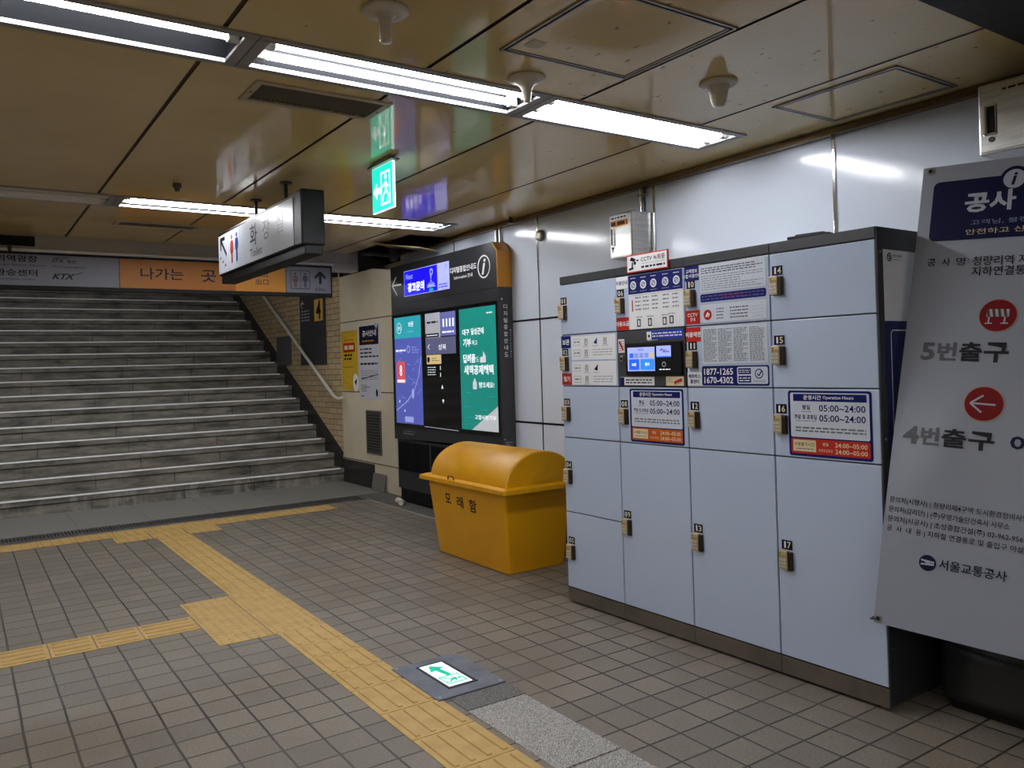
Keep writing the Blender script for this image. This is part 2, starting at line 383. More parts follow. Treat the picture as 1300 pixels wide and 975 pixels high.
def ceiling():
    xs = {-6.0, 4.17}; ys = {-5.0, 8.6, 0.55, 1.595}
    for h in holes: xs |= {h[0], h[1]}; ys |= {h[2], h[3]}
    xs = sorted(x for x in xs if -6 <= x <= 4.17); ys = sorted(y for y in ys if -5 <= y <= 8.6)
    b = B()
    for i in range(len(xs)-1):
        for j in range(len(ys)-1):
            cx, cy = (xs[i]+xs[i+1])/2, (ys[j]+ys[j+1])/2
            if any(h[0] < cx < h[1] and h[2] < cy < h[3] for h in holes): continue
            if 0.55 < cy < 1.595: continue
            b.add([(xs[i], ys[j], HC), (xs[i], ys[j+1], HC), (xs[i+1], ys[j+1], HC), (xs[i+1], ys[j], HC)], [(0, 1, 2, 3)], CEIL)
    # groove beds
    gm = mat('brown joint strip', (74, 56, 36), 0.5)
    for g in grooves:
        for y0, y1 in ((-5, -3.4), (-3.08, -0.2), (0.12, 0.55), (1.595, 3.14), (3.455, 6.455), (6.81, 8.6)):
            if 1.1 < g < 1.82: segs = [(a, c) for a, c in ((y0, y1),)]
            b.box(g-.02, g+.02, y0, y1, HC+.008, HC+.012, gm)
    # dull dark bay close to the camera
    b.box(-6, 4.17, 0.55, 1.595, HC-.004, HC+.01, DARKCEIL)
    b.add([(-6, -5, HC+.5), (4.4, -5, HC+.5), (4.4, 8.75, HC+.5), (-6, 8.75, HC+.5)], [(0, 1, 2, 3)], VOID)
    struct('ceiling', b)
ceiling()
# dark service recess above the beige wall: lining and pipes
b = B()
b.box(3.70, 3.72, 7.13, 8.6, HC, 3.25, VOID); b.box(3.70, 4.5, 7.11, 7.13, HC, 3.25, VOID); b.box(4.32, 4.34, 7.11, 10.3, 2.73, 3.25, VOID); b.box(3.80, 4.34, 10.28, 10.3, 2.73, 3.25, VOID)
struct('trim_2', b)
b = B(); b.cyl((3.98, 8.05, 2.72), (3.98, 8.05, 3.2), .055, mat('dark grey pipe', (58, 56, 54), 0.6)); b.cyl((3.98, 8.05, 2.66), (3.98, 8.05, 2.72), .04, MATS['dark grey pipe'], .055)  # pipe in one plain dark grey
b.cyl((3.75, 8.35, 2.78), (4.3, 8.35, 2.78), .03, MATS['dark grey pipe'])
solo('service_pipe', b, 'dark grey pipe stub hanging in the dark ceiling recess above the kiosk end', 'pipe', loc=(0, 0, 0))
b = B(); b.box(-.3, .3, -.17, .17, -.006, .006, CEIL, .002)
o = solo('ceiling_panel', b, 'loose tan ceiling panel sagging open beside the dark ceiling recess', 'ceiling panel', loc=(3.86, 7.55, 2.74), base=0); o.rotation_euler = (0, math.radians(9), math.radians(-62))

# ------------------------------------------------------------------ right wall, trims, far shell
b = B()
b.box(WX, WX+.1, -5, 8.32, 0.0, 2.76, WHITE_WALL)
for z in (1.884, 0.975): b.box(WX-.0015, WX+.01, -5, 8.3, z-.009, z+.009, BLACK)
for y in (7.12, 5.685): b.box(WX-.0015, WX+.01, y-.007, y+.007, 0.1, 2.76, BLACK)
struct('wall_right', b)
b = B()
b.box(WX-.06, WX+.1, 1.595, 8.3, 2.757, HC-.006, mat('ceiling toned cornice strip', (112, 92, 66), 0.22, 0.5))  # chrome strip coloured brown for its reflection of the ceiling
struct('trim_3', b)
b = B()
for y in (2.791, 4.252): b.box(WX-.008, WX+.005, y-.011, y+.011, 2.03, 2.757, CHROME, .003)
b.box(WX-.006, WX+.005, 5.675, 5.695, 2.30, 2.757, CHROME, .002)
struct('trim_4', b)
b = B(); b.box(WX-.015, WX, -5, 8.3, 0, 0.1, BLACKSTONE); struct('baseboard_right', b)
# beige wall between the kiosk and the stairs
b = B()
b.box(4.25, 4.34, 8.30, 10.24, 0, 2.72, BEIGE)
seam = mat('brown panel seam', (84, 72, 56), 0.6)
for z in (2.108, 1.197, 0.318): b.box(4.2485, 4.26, 8.30, 10.24, z-.006, z+.006, seam)
struct('wall_front', b)
b = B(); b.box(4.235, 4.2499, 9.27, 10.24, 0, 0.305, BLACKSTONE, .003); struct('baseboard_front', b)
# brick wall of the stairwell, leaning slightly inward with distance
def bwx(y): return 4.25-.033*(y-10.25)
b = B()
b.add([(bwx(10.24), 10.24, 0), (bwx(18.5), 18.5, 0), (bwx(18.5), 18.5, 6.5), (bwx(10.24), 10.24, 6.5)], [(0, 3, 2, 1)], BRICK)
struct('wall_stairwell_right', b)
b = B()
b.add([(-3.2, 10.2, 0), (-3.2, 18.5, 0), (-3.2, 18.5, 6.5), (-3.2, 10.2, 6.5)], [(0, 1, 2, 3)], BRICK)
struct('wall_stairwell_left', b)
b = B()
b.add([(-3.3, 18.5, 0), (4.4, 18.5, 0), (4.4, 18.5, 6.5), (-3.3, 18.5, 6.5)], [(0, 1, 2, 3)], BRICK)
struct('wall_stairwell_back', b)
b = B()
b.add([(-3.3, 8.75, 2.66), (4.5, 8.75, 2.66), (4.5, 18.6, 6.4), (-3.3, 18.6, 6.4)], [(0, 1, 2, 3)], mat('dull stairwell soffit', (150, 142, 126), 0.6))
struct('ceiling_stairwell', b)
b = B()
b.box(-6, 3.80, 8.6, 8.78, 2.60, HC+.1, mat('off white fascia', (178, 174, 166), 0.35))
b.box(-6, 0.615, 8.585, 8.6, 2.70, 2.79, BLACK)
b.box(-6, 3.5, 8.56, 8.6, 2.645, 2.672, NOSE, .004)
struct('trim_5', b)
b = B()
b.box(-6, -3.2, 10.2, 10.3, 0, HC, BEIGE); struct('wall_back', b)
b = B(); b.box(-6.1, -6, -5, 10.3, 0, HC+.3, BEIGE); struct('wall_left', b)
b = B(); b.box(-6.1, 4.4, -5.1, -5, 0, HC+.3, BEIGE); struct('wall_near', b)

# ------------------------------------------------------------------ stairs
NST = 18; SR, ST, SY = 0.181, 0.2955, 10.21
t = thing('staircase', 'wide dark granite staircase with bright metal nosings rising below the exit sign', 'staircase', (0, SY, 0))
def stairs():
    for k in range(NST):
        y = k*ST; z = (k+1)*SR; xr = bwx(SY+y)-.012
        b = B()
        b.box(-3.15, xr, y+.014, y+ST+.02, z-SR-.001, z-.07, STAIR)
        b.box(-3.15, xr, y, y+ST+.02, z-.07, z, STAIR, .004, 1)
        b.box(-3.15, xr, y-.0008, y+.02, z-.074, z-.067, BLACK)  # black strip standing for the shadow line under the tread slab
        jx = -2.9+random.random()*.7
        while jx < xr-.2:
            b.box(jx-.001, jx+.0012, y-.0006, y+.02, z-SR+.002, z-.004, BLACK); jx += random.uniform(.8, 1.3)
        st = part('step', b, t)
        n = B(); n.box(-3.15, xr-.05 - random.random()*.05, y-.008, y+.020, z-.013, z+.004, NOSE, .002, 1)
        part('nosing', n, st)
    b = B(); b.box(-3.15, 3.95, NST*ST, NST*ST+2.9, NST*SR-.05, NST*SR, STAIR); part('landing', b, t)
    b = B()
    n = 24; lo = []; up = []
    for i in range(n+1):
        y = 0.03+(14.9-10.24)*i/n
        lo.append((y, max(0.0, .36+.587*y-.42))); up.append((y, .36+.587*y))
    for i in range(n):
        for (p, q) in ((i, i+1),):
            xa, xb = bwx(SY+lo[i][0]), bwx(SY+lo[i+1][0])
            b.add([(xa-.02, lo[i][0], lo[i][1]), (xb-.02, lo[i+1][0], lo[i+1][1]), (xb-.02, up[i+1][0], up[i+1][1]), (xa-.02, up[i][0], up[i][1]),
                   (xa+.01, up[i][0], up[i][1]), (xb+.01, up[i+1][0], up[i+1][1])], [(3, 2, 1, 0), (4, 5, 2, 3)], BLACKSTONE)
    part('stringer', b, t, 'black stone stringer along the brick wall')
stairs()
# handrail
t = thing('handrail', 'polished steel handrail sloping down the brick wall beside the stairs', 'handrail', (4.15, 10.09, 1.0))
b = B()
pts = [(.03, -.02, 1.12), (.0, .03, 1.105), (-.004, .1, 1.115), (-.006, .2, 1.145), (-.007, .28, 1.19)]
for i in range(1, 9): pts.append((-.007-.032*i*.6, .28+i*.6, 1.19+i*.6*.592))
b.tube(pts, .022, mat('polished rail steel', (228, 226, 220), .3, .3)); part('rail', b, t)
for y in (.5, 1.9, 3.3, 4.7):
    b = B(); z = 1.19+(y-.28)*.592; x = -.007-.032*(y-.28)
    b.tube([(x, y, z-.01), (x, y, z-.06), (x+.04, y, z-.07), (x+.092, y, z-.07)], .008, CHROME, 8); b.cyl((x+.075, y, z-.07), (x+.09, y, z-.07), .03, CHROME, n=12); part('bracket', b, t)

# plates on the brick wall
def wallplate_matrix(y0):
    e = Vector((.033, -1, 0)).normalized(); n = Vector((1, .033, 0)).normalized()
    m = Matrix((e, n, Vector((0, 0, 1)))).transposed().to_4x4(); m.translation = (bwx(y0)-.022, y0, 0); return m
t = thing('exit_number_sign', 'dark grey sign plate with a yellow number 4 on the brick wall', 'sign', None, matrix=wallplate_matrix(11.6))
b = B(); b.box(0, .90, 0, .02, 1.565, 2.64, mat('slate sign plate', (58, 58, 62), 0.45), .004); pl = part('plate', b, t)
b = B(); b.rect(.53, .86, 2.165, 2.50, mat('amber sign print', (206, 164, 84), 0.45)); b.frame(.53, .86, 2.165, 2.50, .014, mat('dark brown print', (70, 52, 24), 0.5), 2)
b.text('4', .61, .78, 2.20, 2.47, BLACKP, 3, bold=.03)
b.line((.06, 2.46), (.13, 2.50), .012, WHITEP); b.line((.06, 2.46), (.10, 2.38), .012, WHITEP); b.line((.06, 2.46), (.18, 2.46), .012, WHITEP)
b.greek(.06, .36, 2.19, 2.37, 4, PALEP, 1, .35); part('lettering', b, pl)
b = B(); b.box(0, .575, 0, .02, 1.585, 2.015, mat('blank grey plate', (88, 88, 90), 0.5), .004)
o = solo('wall_plate', b, 'blank grey rectangular plate on the brick wall beside the handrail', 'plate'); o.matrix_world = wallplate_matrix(12.585)

# drain, tactile paving, pavers
t = thing('floor_drain', 'long metal floor drain grating running in front of the stairs', 'drain', (0, 8.70, -.02))
b = B(); b.box(-3.0, 3.85, 0, .012, -.02, .004, STEEL); b.box(-3.0, 3.85, .248, .26, -.02, .004, STEEL); part('rail', b, t)
b = B()
x = -3.0
gm = mat('dull drain grating', (96, 95, 94), 0.4, 0.6)
while x < 3.84: b.box(x, x+.012, .012, .248, -.014, .002, gm); x += .03
for y in (.07, .13, .19): b.box(-3, 3.85, y-.005, y+.005, -.012, .0026, gm)
part('grating', b, t)
def tactile(x0, x1, y0, y1, kind, label, group):
    w, d = x1-x0-.004, y1-y0-.004
    b = B(); b.box(-w/2, w/2, -d/2, d/2, 0, .004, TACT, .0015, 1)
    if kind == 'dot':
        nx, ny = max(1, round(w/.05)), max(1, round(d/.05))
        for i in range(nx):
            for j in range(ny):
                x, y = -w/2+(i+.5)*w/nx, -d/2+(j+.5)*d/ny
                b.lathe((x, y, .004), [(.014, 0), (.011, .003), (.006, .0045), (.0005, .005)], TACT, 8)
    else:
        ext, lat = (d, w) if kind == 'y' else (w, d)
        n = max(2, round(lat/.072))
        for i in range(n):
            c = -lat/2+(i+.5)*lat/n; h = ext/2-.018
            if kind == 'y': b.box(c-.012, c+.012, -h, h, .002, .009, TACT, .003, 1)
            else: b.box(-h, h, c-.012, c+.012, .002, .009, TACT, .003, 1)
    return solo('tactile_tile', b, label, 'tactile tile', group, loc=((x0+x1)/2, (y0+y1)/2, 0.0005))
ys = [1.73, 2.03, 2.33, 2.63, 2.94, 3.24, 3.555, 3.82, 4.09, 4.31, 4.60]
for a, c in zip(ys, ys[1:]): tactile(1.478, 1.772, a, c, 'y', 'yellow ridged tactile tile in the long path, on the near side of the dotted block', 'ridged tiles of the near path')
for a, c in ((4.60, 4.92), (4.92, 5.25), (5.25, 5.58)):
    tactile(1.465, 1.772, a, c, 'dot', 'yellow dotted tactile tile of the block, in line with the long path', 'dotted tiles in the path')
    tactile(1.16, 1.463, a, c, 'dot', 'yellow dotted tactile tile of the block, where the side branch meets it', 'dotted tiles beside the path')
ys = [5.58, 5.88, 6.18, 6.48, 6.78, 7.08, 7.38, 7.68, 7.97]
for a, c in zip(ys, ys[1:]): tactile(1.478, 1.772, a, c, 'y', 'yellow ridged tactile tile of the path between the dotted block and the stairs', 'ridged tiles of the far path')
for a, c in ((.854, 1.157), (.613, .854), (.389, .613), (.15, .389), (-.09, .15), (-.33, -.09)): tactile(a, c, 4.982, 5.268, 'x', 'yellow tactile tile in the side branch leading off from the dotted block', 'branch tiles')
x = -.36
while x < 3.3:
    e = min(x+.31, 3.50); tactile(x, e, 8.27, 8.565, 'y', 'yellow ridged tactile tile in the row along the drain before the stairs', 'tiles along the drain'); x += .31
for x in (1.15, 1.46, 1.77): tactile(x, x+.30, 7.972, 8.268, 'y', 'yellow ridged tactile tile in the short second row where path meets drain row', 'second row tiles')

GRL = mat('light speckled granite', (150, 146, 140), 0.5, hook=granite_hook((100, 96, 92), (190, 186, 180), 210))
GRD = mat('dark speckled granite', (86, 84, 82), 0.5, hook=granite_hook((52, 51, 50), (122, 120, 116), 210))
def paver(x0, x1, y0, y1, m, label):
    b = B(); b.box(x0-x0, x1-x0, 0, y1-y0, 0, .004, m, .002, 1); solo('granite_paver', b, label, 'paver', loc=(x0, y0, .0005))
paver(1.80, 2.115, 3.045, 3.205, GRD, 'small dark speckled granite paver touching the floor exit light')
paver(1.80, 2.10, 2.395, 3.04, GRL, 'long pale speckled granite paver next to the small dark paver')
paver(1.80, 2.10, 1.75, 2.385, GRL, 'pale speckled granite paver at the bottom edge, beyond the long pale one')

def arrow_left(b, x, z, w, h, m, l=3):
    b.poly([(x-w/2, z), (x, z+h/2), (x, z+h*.18), (x+w/2, z+h*.18), (x+w/2, z-h*.18), (x, z-h*.18), (x, z-h/2)], m, l)
def running_man(b, x, z, s, m, md, l=3):
    b.frame(x-.32*s, x+.32*s, z-.5*s, z+.5*s, .07*s, m, l)
    b.disc(x+.02*s, z+.32*s, .085*s, m, l, n=14)
    b.line((x, z+.2*s), (x+.04*s, z-.08*s), .13*s, m, l)
    b.line((x, z+.16*s), (x-.22*s, z+.04*s), .06*s, m, l); b.line((x+.02*s, z+.16*s), (x+.2*s, z), .06*s, m, l)
    b.line((x+.04*s, z-.08*s), (x-.16*s, z-.2*s), .07*s, m, l); b.line((x-.16*s, z-.2*s), (x-.2*s, z-.38*s), .07*s, m, l)
    b.line((x+.04*s, z-.08*s), (x+.18*s, z-.24*s), .07*s, m, l); b.line((x+.18*s, z-.24*s), (x+.12*s, z-.42*s), .07*s, m, l)

# floor exit light (lies flat: the frame's x-z print plane is laid on the floor)
t = thing('floor_exit_light', 'grey floor plate with a lit white panel and green arrow, beside the yellow path', 'exit light', (1.745, 3.205, 0.0))
pm = mat('worn grey metal plate', (122, 125, 136), 0.5, 0.2, c2=(104, 107, 118), scale=7)
b = B(); b.box(0, .365, 0, .475, 0.001, .011, pm, .003)
for x in (.02, .345):
    for y in (.02, .455): b.cyl((x, y, .011), (x, y, .0125), .008, STEEL, n=8)
b.box(.13-.03, .26, .08, .41, .010, .0145, mat('dark plate rim', (58, 58, 66), 0.4, 0.3), .002)
part('plate', b, t)
b = B(); b.box(.112, .237, .095, .39, .0145, .0165, glow('white floor light', (225, 235, 232), 0.9)); pn = part('light_panel', b, t)
b = B()
fg = glow('green floor print', (22, 170, 140), 0.7)
b.poly([(.0, .032), (.036, .092), (.042, .062), (.098, .076), (.104, .048), (.047, .032), (.052, .002)], fg, 0)
running_man(b, .135, .05, .105, fg, None, 0)
# lay it on the floor: print x runs along -Y, print z runs along +X
b.v = [(.122+p[2], .375-p[0]*1.55, .0172) for p in b.v]; part('sign_print', b, pn)

# ------------------------------------------------------------------ lockers
LSL = -.025
LO = Vector((3.195-LSL*0+LSL*(4.0-1.976), 4.0, 0))
LRZ = math.atan2(-1, .025)
LZT = 2.036
rows = [1.985, 1.670, 1.352, 1.032, .568, .098]
cols = [-.038, .472, .995, 1.526, 2.056]
def lock(u, ztop, num, door, dark):
    """number plate above, keypad lock below; ztop is the top of the plate"""
    b = B(); b.rect(u+.004, u+.062, ztop-.044, ztop, dark, 2)
    for ch, x, mm in ((num[0], u+.012, WHITEP), (num[1], u+.035, CREAMP)):
        b.text(ch, x+(.006 if ch == '1' else 0), x+(.015 if ch == '1' else .019), ztop-.037, ztop-.007, mm, 3, bold=.015)
    part('number_plate', b, door)
    z1 = ztop-.047; z0 = z1-.088
    b = B(); b.box(u+.002, u+.046, -.026, 0, z0, z1, BRASS, .004); b.box(u+.042, u+.066, -.02, 0, z0-.004, z1-.004, LDARK, .004)
    for i in range(3):
        for j in range(4): b.box(u+.007+i*.0125, u+.0145+i*.0125, -.0285, -.025, z0+.01+j*.0165, z0+.0185+j*.0165, SILVER if j < 3 else mat('brass button', (196, 160, 84), 0.3, 0.6))
    b.cyl((u+.012, -.0265, z1-.012), (u+.012, -.03, z1-.012), .005, mat('brass button', (196, 160, 84), 0.3, 0.6), n=8)
    part('lock', b, door)
def door_box(c, z1, z0, t, mtl=None):
    b = B(); b.box(cols[c]+.004, cols[c+1]-.004, 0, .022, z0+.003, z1-.003, LOCKW, .003)
    return part('door', b, t)
LABELS = ['pale locker column at the end by the yellow bin, doors 01 to 05', 'pale locker column with the payment touch screen, doors 06 to 09',
          'pale locker column with the blue phone number strip, doors 10 to 13', 'pale locker column beside the hanging banner, doors 14 to 17']
def locker(c):
    t = thing('locker_cabinet', LABELS[c], 'locker', (LO.x, LO.y, 0), LRZ, 'coin locker columns')
    x0, x1 = cols[c]+.0012, cols[c+1]-.0012
    b = B(); b.box(x0, x1, .022, .62, .098, LZT, LOCKK); b.box(x0, x1, 0.0, .024, 1.987, LZT, LOCKK, .002); b.box(x0, x1, .01, .024, .098, 1.99, LOCKK)
    part('body', b, t)
    b = B(); b.box(x0, x1, .002, .6, 0.012, .094, PLINTH, .002); b.box(x0+.02, x1-.02, .03, .55, 0, .014, BLACK); part('plinth', b, t)
    return t
def hours(door, x0, x1, z0, z1, red):
    b = B(); w, h = x1-x0, z1-z0
    X = lambda f: x0+f*w
    Z = lambda f: z0+f*h
    b.rrect(x0, x1, z0, z1, .012, NAVY, 1)
    b.rrect(x0+.012, x1-.012, Z(.29), z1-.01, .008, STICK, 2)
    b.rect(X(.07), X(.945), Z(.84), Z(.95), NAVY, 3)
    b.text('운영시간', X(.20), X(.42), Z(.862), Z(.932), WHITEP, 4, bold=.02); b.text('Operation Hours', X(.44), X(.80), Z(.862), Z(.925), WHITEP, 4, bold=.01)
    b.text('평일', X(.18), X(.28), Z(.71), Z(.785), NAVY, 3, bold=.015); b.greek(X(.17), X(.29), Z(.675), Z(.695), 1, GREYP, 3, gaps=False)
    b.text('주말 및 공휴일', X(.08), X(.36), Z(.565), Z(.635), NAVY, 3, bold=.015); b.greek(X(.10), X(.35), Z(.53), Z(.55), 1, GREYP, 3, gaps=False)
    for z in (.69, .54): b.text('05:00~24:00', X(.39), X(.93), Z(z), Z(z+.10), NAVY, 3, bold=.012)
    b.greek(X(.09), X(.93), Z(.365), Z(.46), 2, GREYP, 3, .5, gaps=False)
    b.rrect(x0+.012, x1-.012, z0+.012, Z(.27), .006, red, 2)
    b.rect(X(.055), X(.34), Z(.075), Z(.25), CREAMP, 3); b.text('사용불가시간', X(.07), X(.325), Z(.155), Z(.215), BLACKP, 4); b.greek(X(.09), X(.31), Z(.10), Z(.13), 1, GREYP, 4, gaps=False)
    b.text('평일', X(.42), X(.49), Z(.175), Z(.225), CREAMP, 3, bold=.01); b.text('주말및공휴일', X(.37), X(.54), Z(.085), Z(.13), CREAMP, 3)
    b.text('24:00~05:00', X(.57), X(.94), Z(.165), Z(.235), CREAMP, 3, bold=.015); b.text('24:00~05:00', X(.57), X(.94), Z(.07), Z(.14), CREAMP, 3, bold=.015)
    part('hours_sticker', b, door, 'blue framed opening hours sticker')
def two(b, s1, s2, x0, x1, z0, z1, m, l=3, bold=.02):
    zc = (z0+z1)/2; h = (z1-z0)*.33
    b.centre(s1, (x0+x1)/2, zc+h*.12, zc+h*1.1, m, l, bold); b.centre(s2, (x0+x1)/2, zc-h*1.1, zc-h*.12, m, l, bold)
# column 1
t = locker(0)
d = door_box(0, rows[0], rows[1], t); lock(-.034, 1.905, '01', d, BLACKP)
d = door_box(0, rows[1], rows[2], t); lock(-.031, 1.585, '02', d, BLACKP)
b = B(); b.rect(-.036, .056, 1.588, 1.664, NAVY, 1); b.centre('보관', .010, 1.608, 1.643, WHITEP, 2, .03)
b.rect(-.036, .056, 1.359, 1.431, REDP, 1); b.centre('찾기', .010, 1.378, 1.413, WHITEP, 2, .03)
b.rrect(.062, .458, 1.512, 1.658, .006, WHITEP, 1); b.rrect(.062, .458, 1.360, 1.503, .006, WHITEP, 1)
for z, n in ((1.622, 4), (1.555, 2), (1.463, 3), (1.395, 2)):
    b.frame(.082, .146, z-.02, z+.02, .0025, PALEP, 2); b.greek(.09, .138, z-.008, z+.008, 1, GREYP, 2, gaps=False)
    for i in range(1, n):
        x = .115+.085*i
        if i % 2: b.frame(x-.013, x+.013, z-.02, z+.018, .004, GREYP, 2); b.greek(x-.009, x+.009, z-.01, z+.012, 3, GREYP, 2, gaps=False)
        else: b.poly([(x-.018, z-.01), (x+.016, z+.022), (x+.014, z-.018)], mat('blue print', (40, 60, 140), .4) if z > 1.5 else BLACKP, 2)
        b.greek(x-.025, x+.025, z-.03, z-.025, 1, GREYP, 2, gaps=False)
    if n == 2: b.greek(.26, .43, z-.022, z+.024, 3, GREYP, 2, .2, gaps=False)
part('instruction_sticker', b, d, 'white instruction sticker with blue and red tags')
d = door_box(0, rows[2], rows[3], t); lock(-.027, 1.274, '03', d, BLACKP)
d = door_box(0, rows[3], rows[4], t); lock(-.027, .884, '04', d, BLACKP)
d = door_box(0, rows[4], rows[5], t); lock(-.020, .414, '05', d, BLACKP)
# column 2 with the terminal
t = locker(1)
d = door_box(1, rows[0], rows[1], t); lock(.480, 1.909, '06', d, BLACKP)
b = B()
b.rect(.476, .572, 1.913, 1.978, WHITEP, 1); b.centre('이용안내', .524, 1.933, 1.957, NAVY, 2, .02)
b.rrect(.578, .984, 1.676, 1.978, .006, WHITEP, 1)
b.rect(.578, .984, 1.873, 1.979, NAVY, 2)
for i, x in enumerate((.618, .696, .774, .862, .942)):
    b.disc(x, 1.922, .024, WHITEP, 3, n=20); b.ring(x, 1.922, .015, .004, NAVY, 4, n=16); b.line((x-.009, 1.916), (x+.009, 1.930), .004, NAVY, 4)
    b.greek(x-.026, x+.026, 1.884, 1.890, 1, PALEP, 3, gaps=False); b.greek(x-.02, x+.02, 1.958, 1.966, 1, WHITEP, 3, gaps=False)
for r in range(4):
    for x in (.63, .69, .76, .84, .91): b.greek(x, x+.045, 1.845-r*.022, 1.856-r*.022, 1, GREYP, 3, .6, gaps=False)
b.line((.60, 1.865), (.975, 1.865), .002, PALEP, 3); b.line((.608, 1.84), (.608, 1.775), .008, REDP, 3)
for x, z in ((.655, 1.71), (.74, 1.71), (.85, 1.71), (.90, 1.715)):
    b.frame(x-.014, x+.014, z-.022, z+.02, .006, BLACKP, 3); b.greek(x-.02, x+.03, z+.028, z+.036, 1, GREYP, 3, gaps=False)
b.rect(.474, .574, 1.675, 1.747, REDP, 2); b.centre('이용요금', .524, 1.697, 1.726, WHITEP, 3, .03)
part('price_sticker', b, d, 'white price table sticker with navy strip and red tag')
b = B(); b.box(cols[1]+.004, cols[2]-.004, -.004, .022, rows[2]+.003, rows[1]-.003, mat('dark terminal panel', (58, 58, 60), .5), .003); tm = part('terminal_panel', b, t, 'dark panel with the payment screens')
b = B(); b.box(.556, .978, -.022, -.004, 1.418, 1.598, BLACK, .006)
b.rect(.720, .800, 1.6, 1.606, BLACK, 1); part('screen_bezel', b, tm)
b = B()
def lift(bb, dy, i0=0): bb.v = bb.v[:i0] + [(p[0], p[1]+dy, p[2]) for p in bb.v[i0:]]
b.rect(.578, .788, 1.440, 1.572, LCDP, 1); b.rect(.59, .67, 1.447, 1.506, LCDB, 2); b.rect(.68, .785, 1.447, 1.506, mat('sky touch button', (44, 120, 205), .3, emit=.9), 2)
for i in range(5): b.rect(.595+i*.039, .625+i*.039, 1.514, 1.54, LCDB if i < 1 else mat('grey touch button', (110, 130, 190), .3, emit=.8) if i < 4 else SCRTAN, 2)
b.centre('이용안내', .683, 1.552, 1.564, NAVY, 2, .01)
b.centre('보관', .63, 1.468, 1.486, LEDWHITE, 3, .02); b.centre('찾기', .732, 1.468, 1.486, LEDWHITE, 3, .02)
b.rect(.802, .908, 1.519, 1.575, LCDP, 1); b.rect(.802, .908, 1.513, 1.519, LCDB, 1); b.line((.83, 1.55), (.85, 1.56), .006, NAVY, 2); b.greek(.85, .895, 1.538, 1.556, 2, NAVY, 2)
b.ring(.855, 1.475, .014, .003, SCRGREY, 1, n=16); b.greek(.82, .9, 1.443, 1.452, 1, SCRWHITE, 1, gaps=False)
lift(b, -.0225); part('display', b, tm)
b = B(); b.box(.725, .80, -.012, -.004, 1.602, 1.612, STEEL, .002); b.box(.912, .968, -.014, -.004, 1.43, 1.57, mat('card reader plastic', (34, 34, 36), .4), .004); part('card_reader', b, tm)
b = B()
b.rect(.716, .982, 1.612, 1.662, mat('blue notice print', (44, 66, 168), .4), 1); b.rect(.716, .752, 1.612, 1.656, WHITEP, 2); b.greek(.758, .975, 1.622, 1.652, 2, WHITEP, 2, .45, gaps=False); b.disc(.734, 1.632, .008, BLACKP, 3, n=10)
b.rect(.486, .537, 1.546, 1.624, WHITEP, 1); b.line((.496, 1.61), (.527, 1.56), .012, REDP, 2); b.greek(.492, .532, 1.552, 1.617, 5, REDP, 2, .3)
b.rect(.498, .764, 1.360, 1.407, WHITEP, 1); b.rect(.498, .528, 1.360, 1.405, NAVY, 2); b.greek(.54, .745, 1.367, 1.398, 2, BLACKP, 2, .4, gaps=False)
b.rect(.850, .977, 1.359, 1.409, CREAMP, 1); b.greek(.856, .905, 1.375, 1.402, 3, GREYP, 2, .3); b.line((.91, 1.372), (.965, 1.392), .018, REDP, 2); b.line((.92, 1.368), (.96, 1.378), .008, BRASS, 3)
b.box(.505, .53, -.010, 0, 1.495, 1.53, STEEL, .003); b.cyl((.517, -.010, 1.512), (.517, -.014, 1.512), .007, BLACK, n=10)
lift(b, -.0045); part('notice_stickers', b, tm)
d = door_box(1, rows[2], rows[3], t); lock(.486, 1.275, '08', d, BLACKP)
hours(d, .563, .967, 1.041, 1.341, mat('orange red print', (196, 92, 30), .4))
d = door_box(1, rows[3], rows[5], t); lock(.486, .643, '09', d, BLACKP)
# column 3
t = locker(2)
d = door_box(2, rows[0], rows[1], t); lock(1.007, 1.909, '10', d, DNAVY)
b = B()
b.rect(.999, 1.096, 1.905, 1.982, NAVY, 1); two(b, '고객정보', '수집·이용안내', 1.0, 1.095, 1.912, 1.975, WHITEP, 2)
b.rrect(1.100, 1.508, 1.836, 1.980, .008, PALEP, 1); b.rrect(1.102, 1.506, 1.838, 1.978, .007, STICK, 2)
b.greek(1.112, 1.49, 1.93, 1.965, 3, BLACKP, 3, .35); b.greek(1.112, 1.49, 1.845, 1.925, 7, GREYP, 3, .3)
b.rrect(1.102, 1.506, 1.788, 1.829, .010, NAVY, 1); b.greek(1.112, 1.495, 1.793, 1.824, 2, mat('lilac fine print', (90, 84, 150), .4), 2, .4, gaps=False); b.greek(1.24, 1.42, 1.801, 1.82, 2, REDP, 3, .2)
b.rrect(1.097, 1.508, 1.680, 1.778, .008, PALEP, 1); b.rrect(1.099, 1.506, 1.682, 1.776, .007, STICK, 2)
b.disc(1.148, 1.722, .027, REDP, 3, n=22); b.line((1.137, 1.712), (1.152, 1.734), .009, WHITEP, 4); b.line((1.15, 1.712), (1.16, 1.728), .007, WHITEP, 4)
for r in range(4): b.greek(1.205, 1.25, 1.745-r*.016, 1.753-r*.016, 1, BLACKP, 3, .5, gaps=False); b.greek(1.29, 1.40, 1.745-r*.016, 1.754-r*.016, 1, BLACKP, 3, .5, gaps=False); b.line((1.42, 1.745-r*.016), (1.49, 1.748-r*.016), .0015, PALEP, 3)
b.rect(.999, 1.096, 1.680, 1.752, REDP, 2); two(b, 'CCTV', '안내', 1.0, 1.095, 1.687, 1.745, WHITEP, 3)
part('notice_sticker', b, d, 'white notice sticker with navy and red tags')
d = door_box(2, rows[1], rows[2], t); lock(1.008, 1.589, '11', d, DNAVY)
b = B()
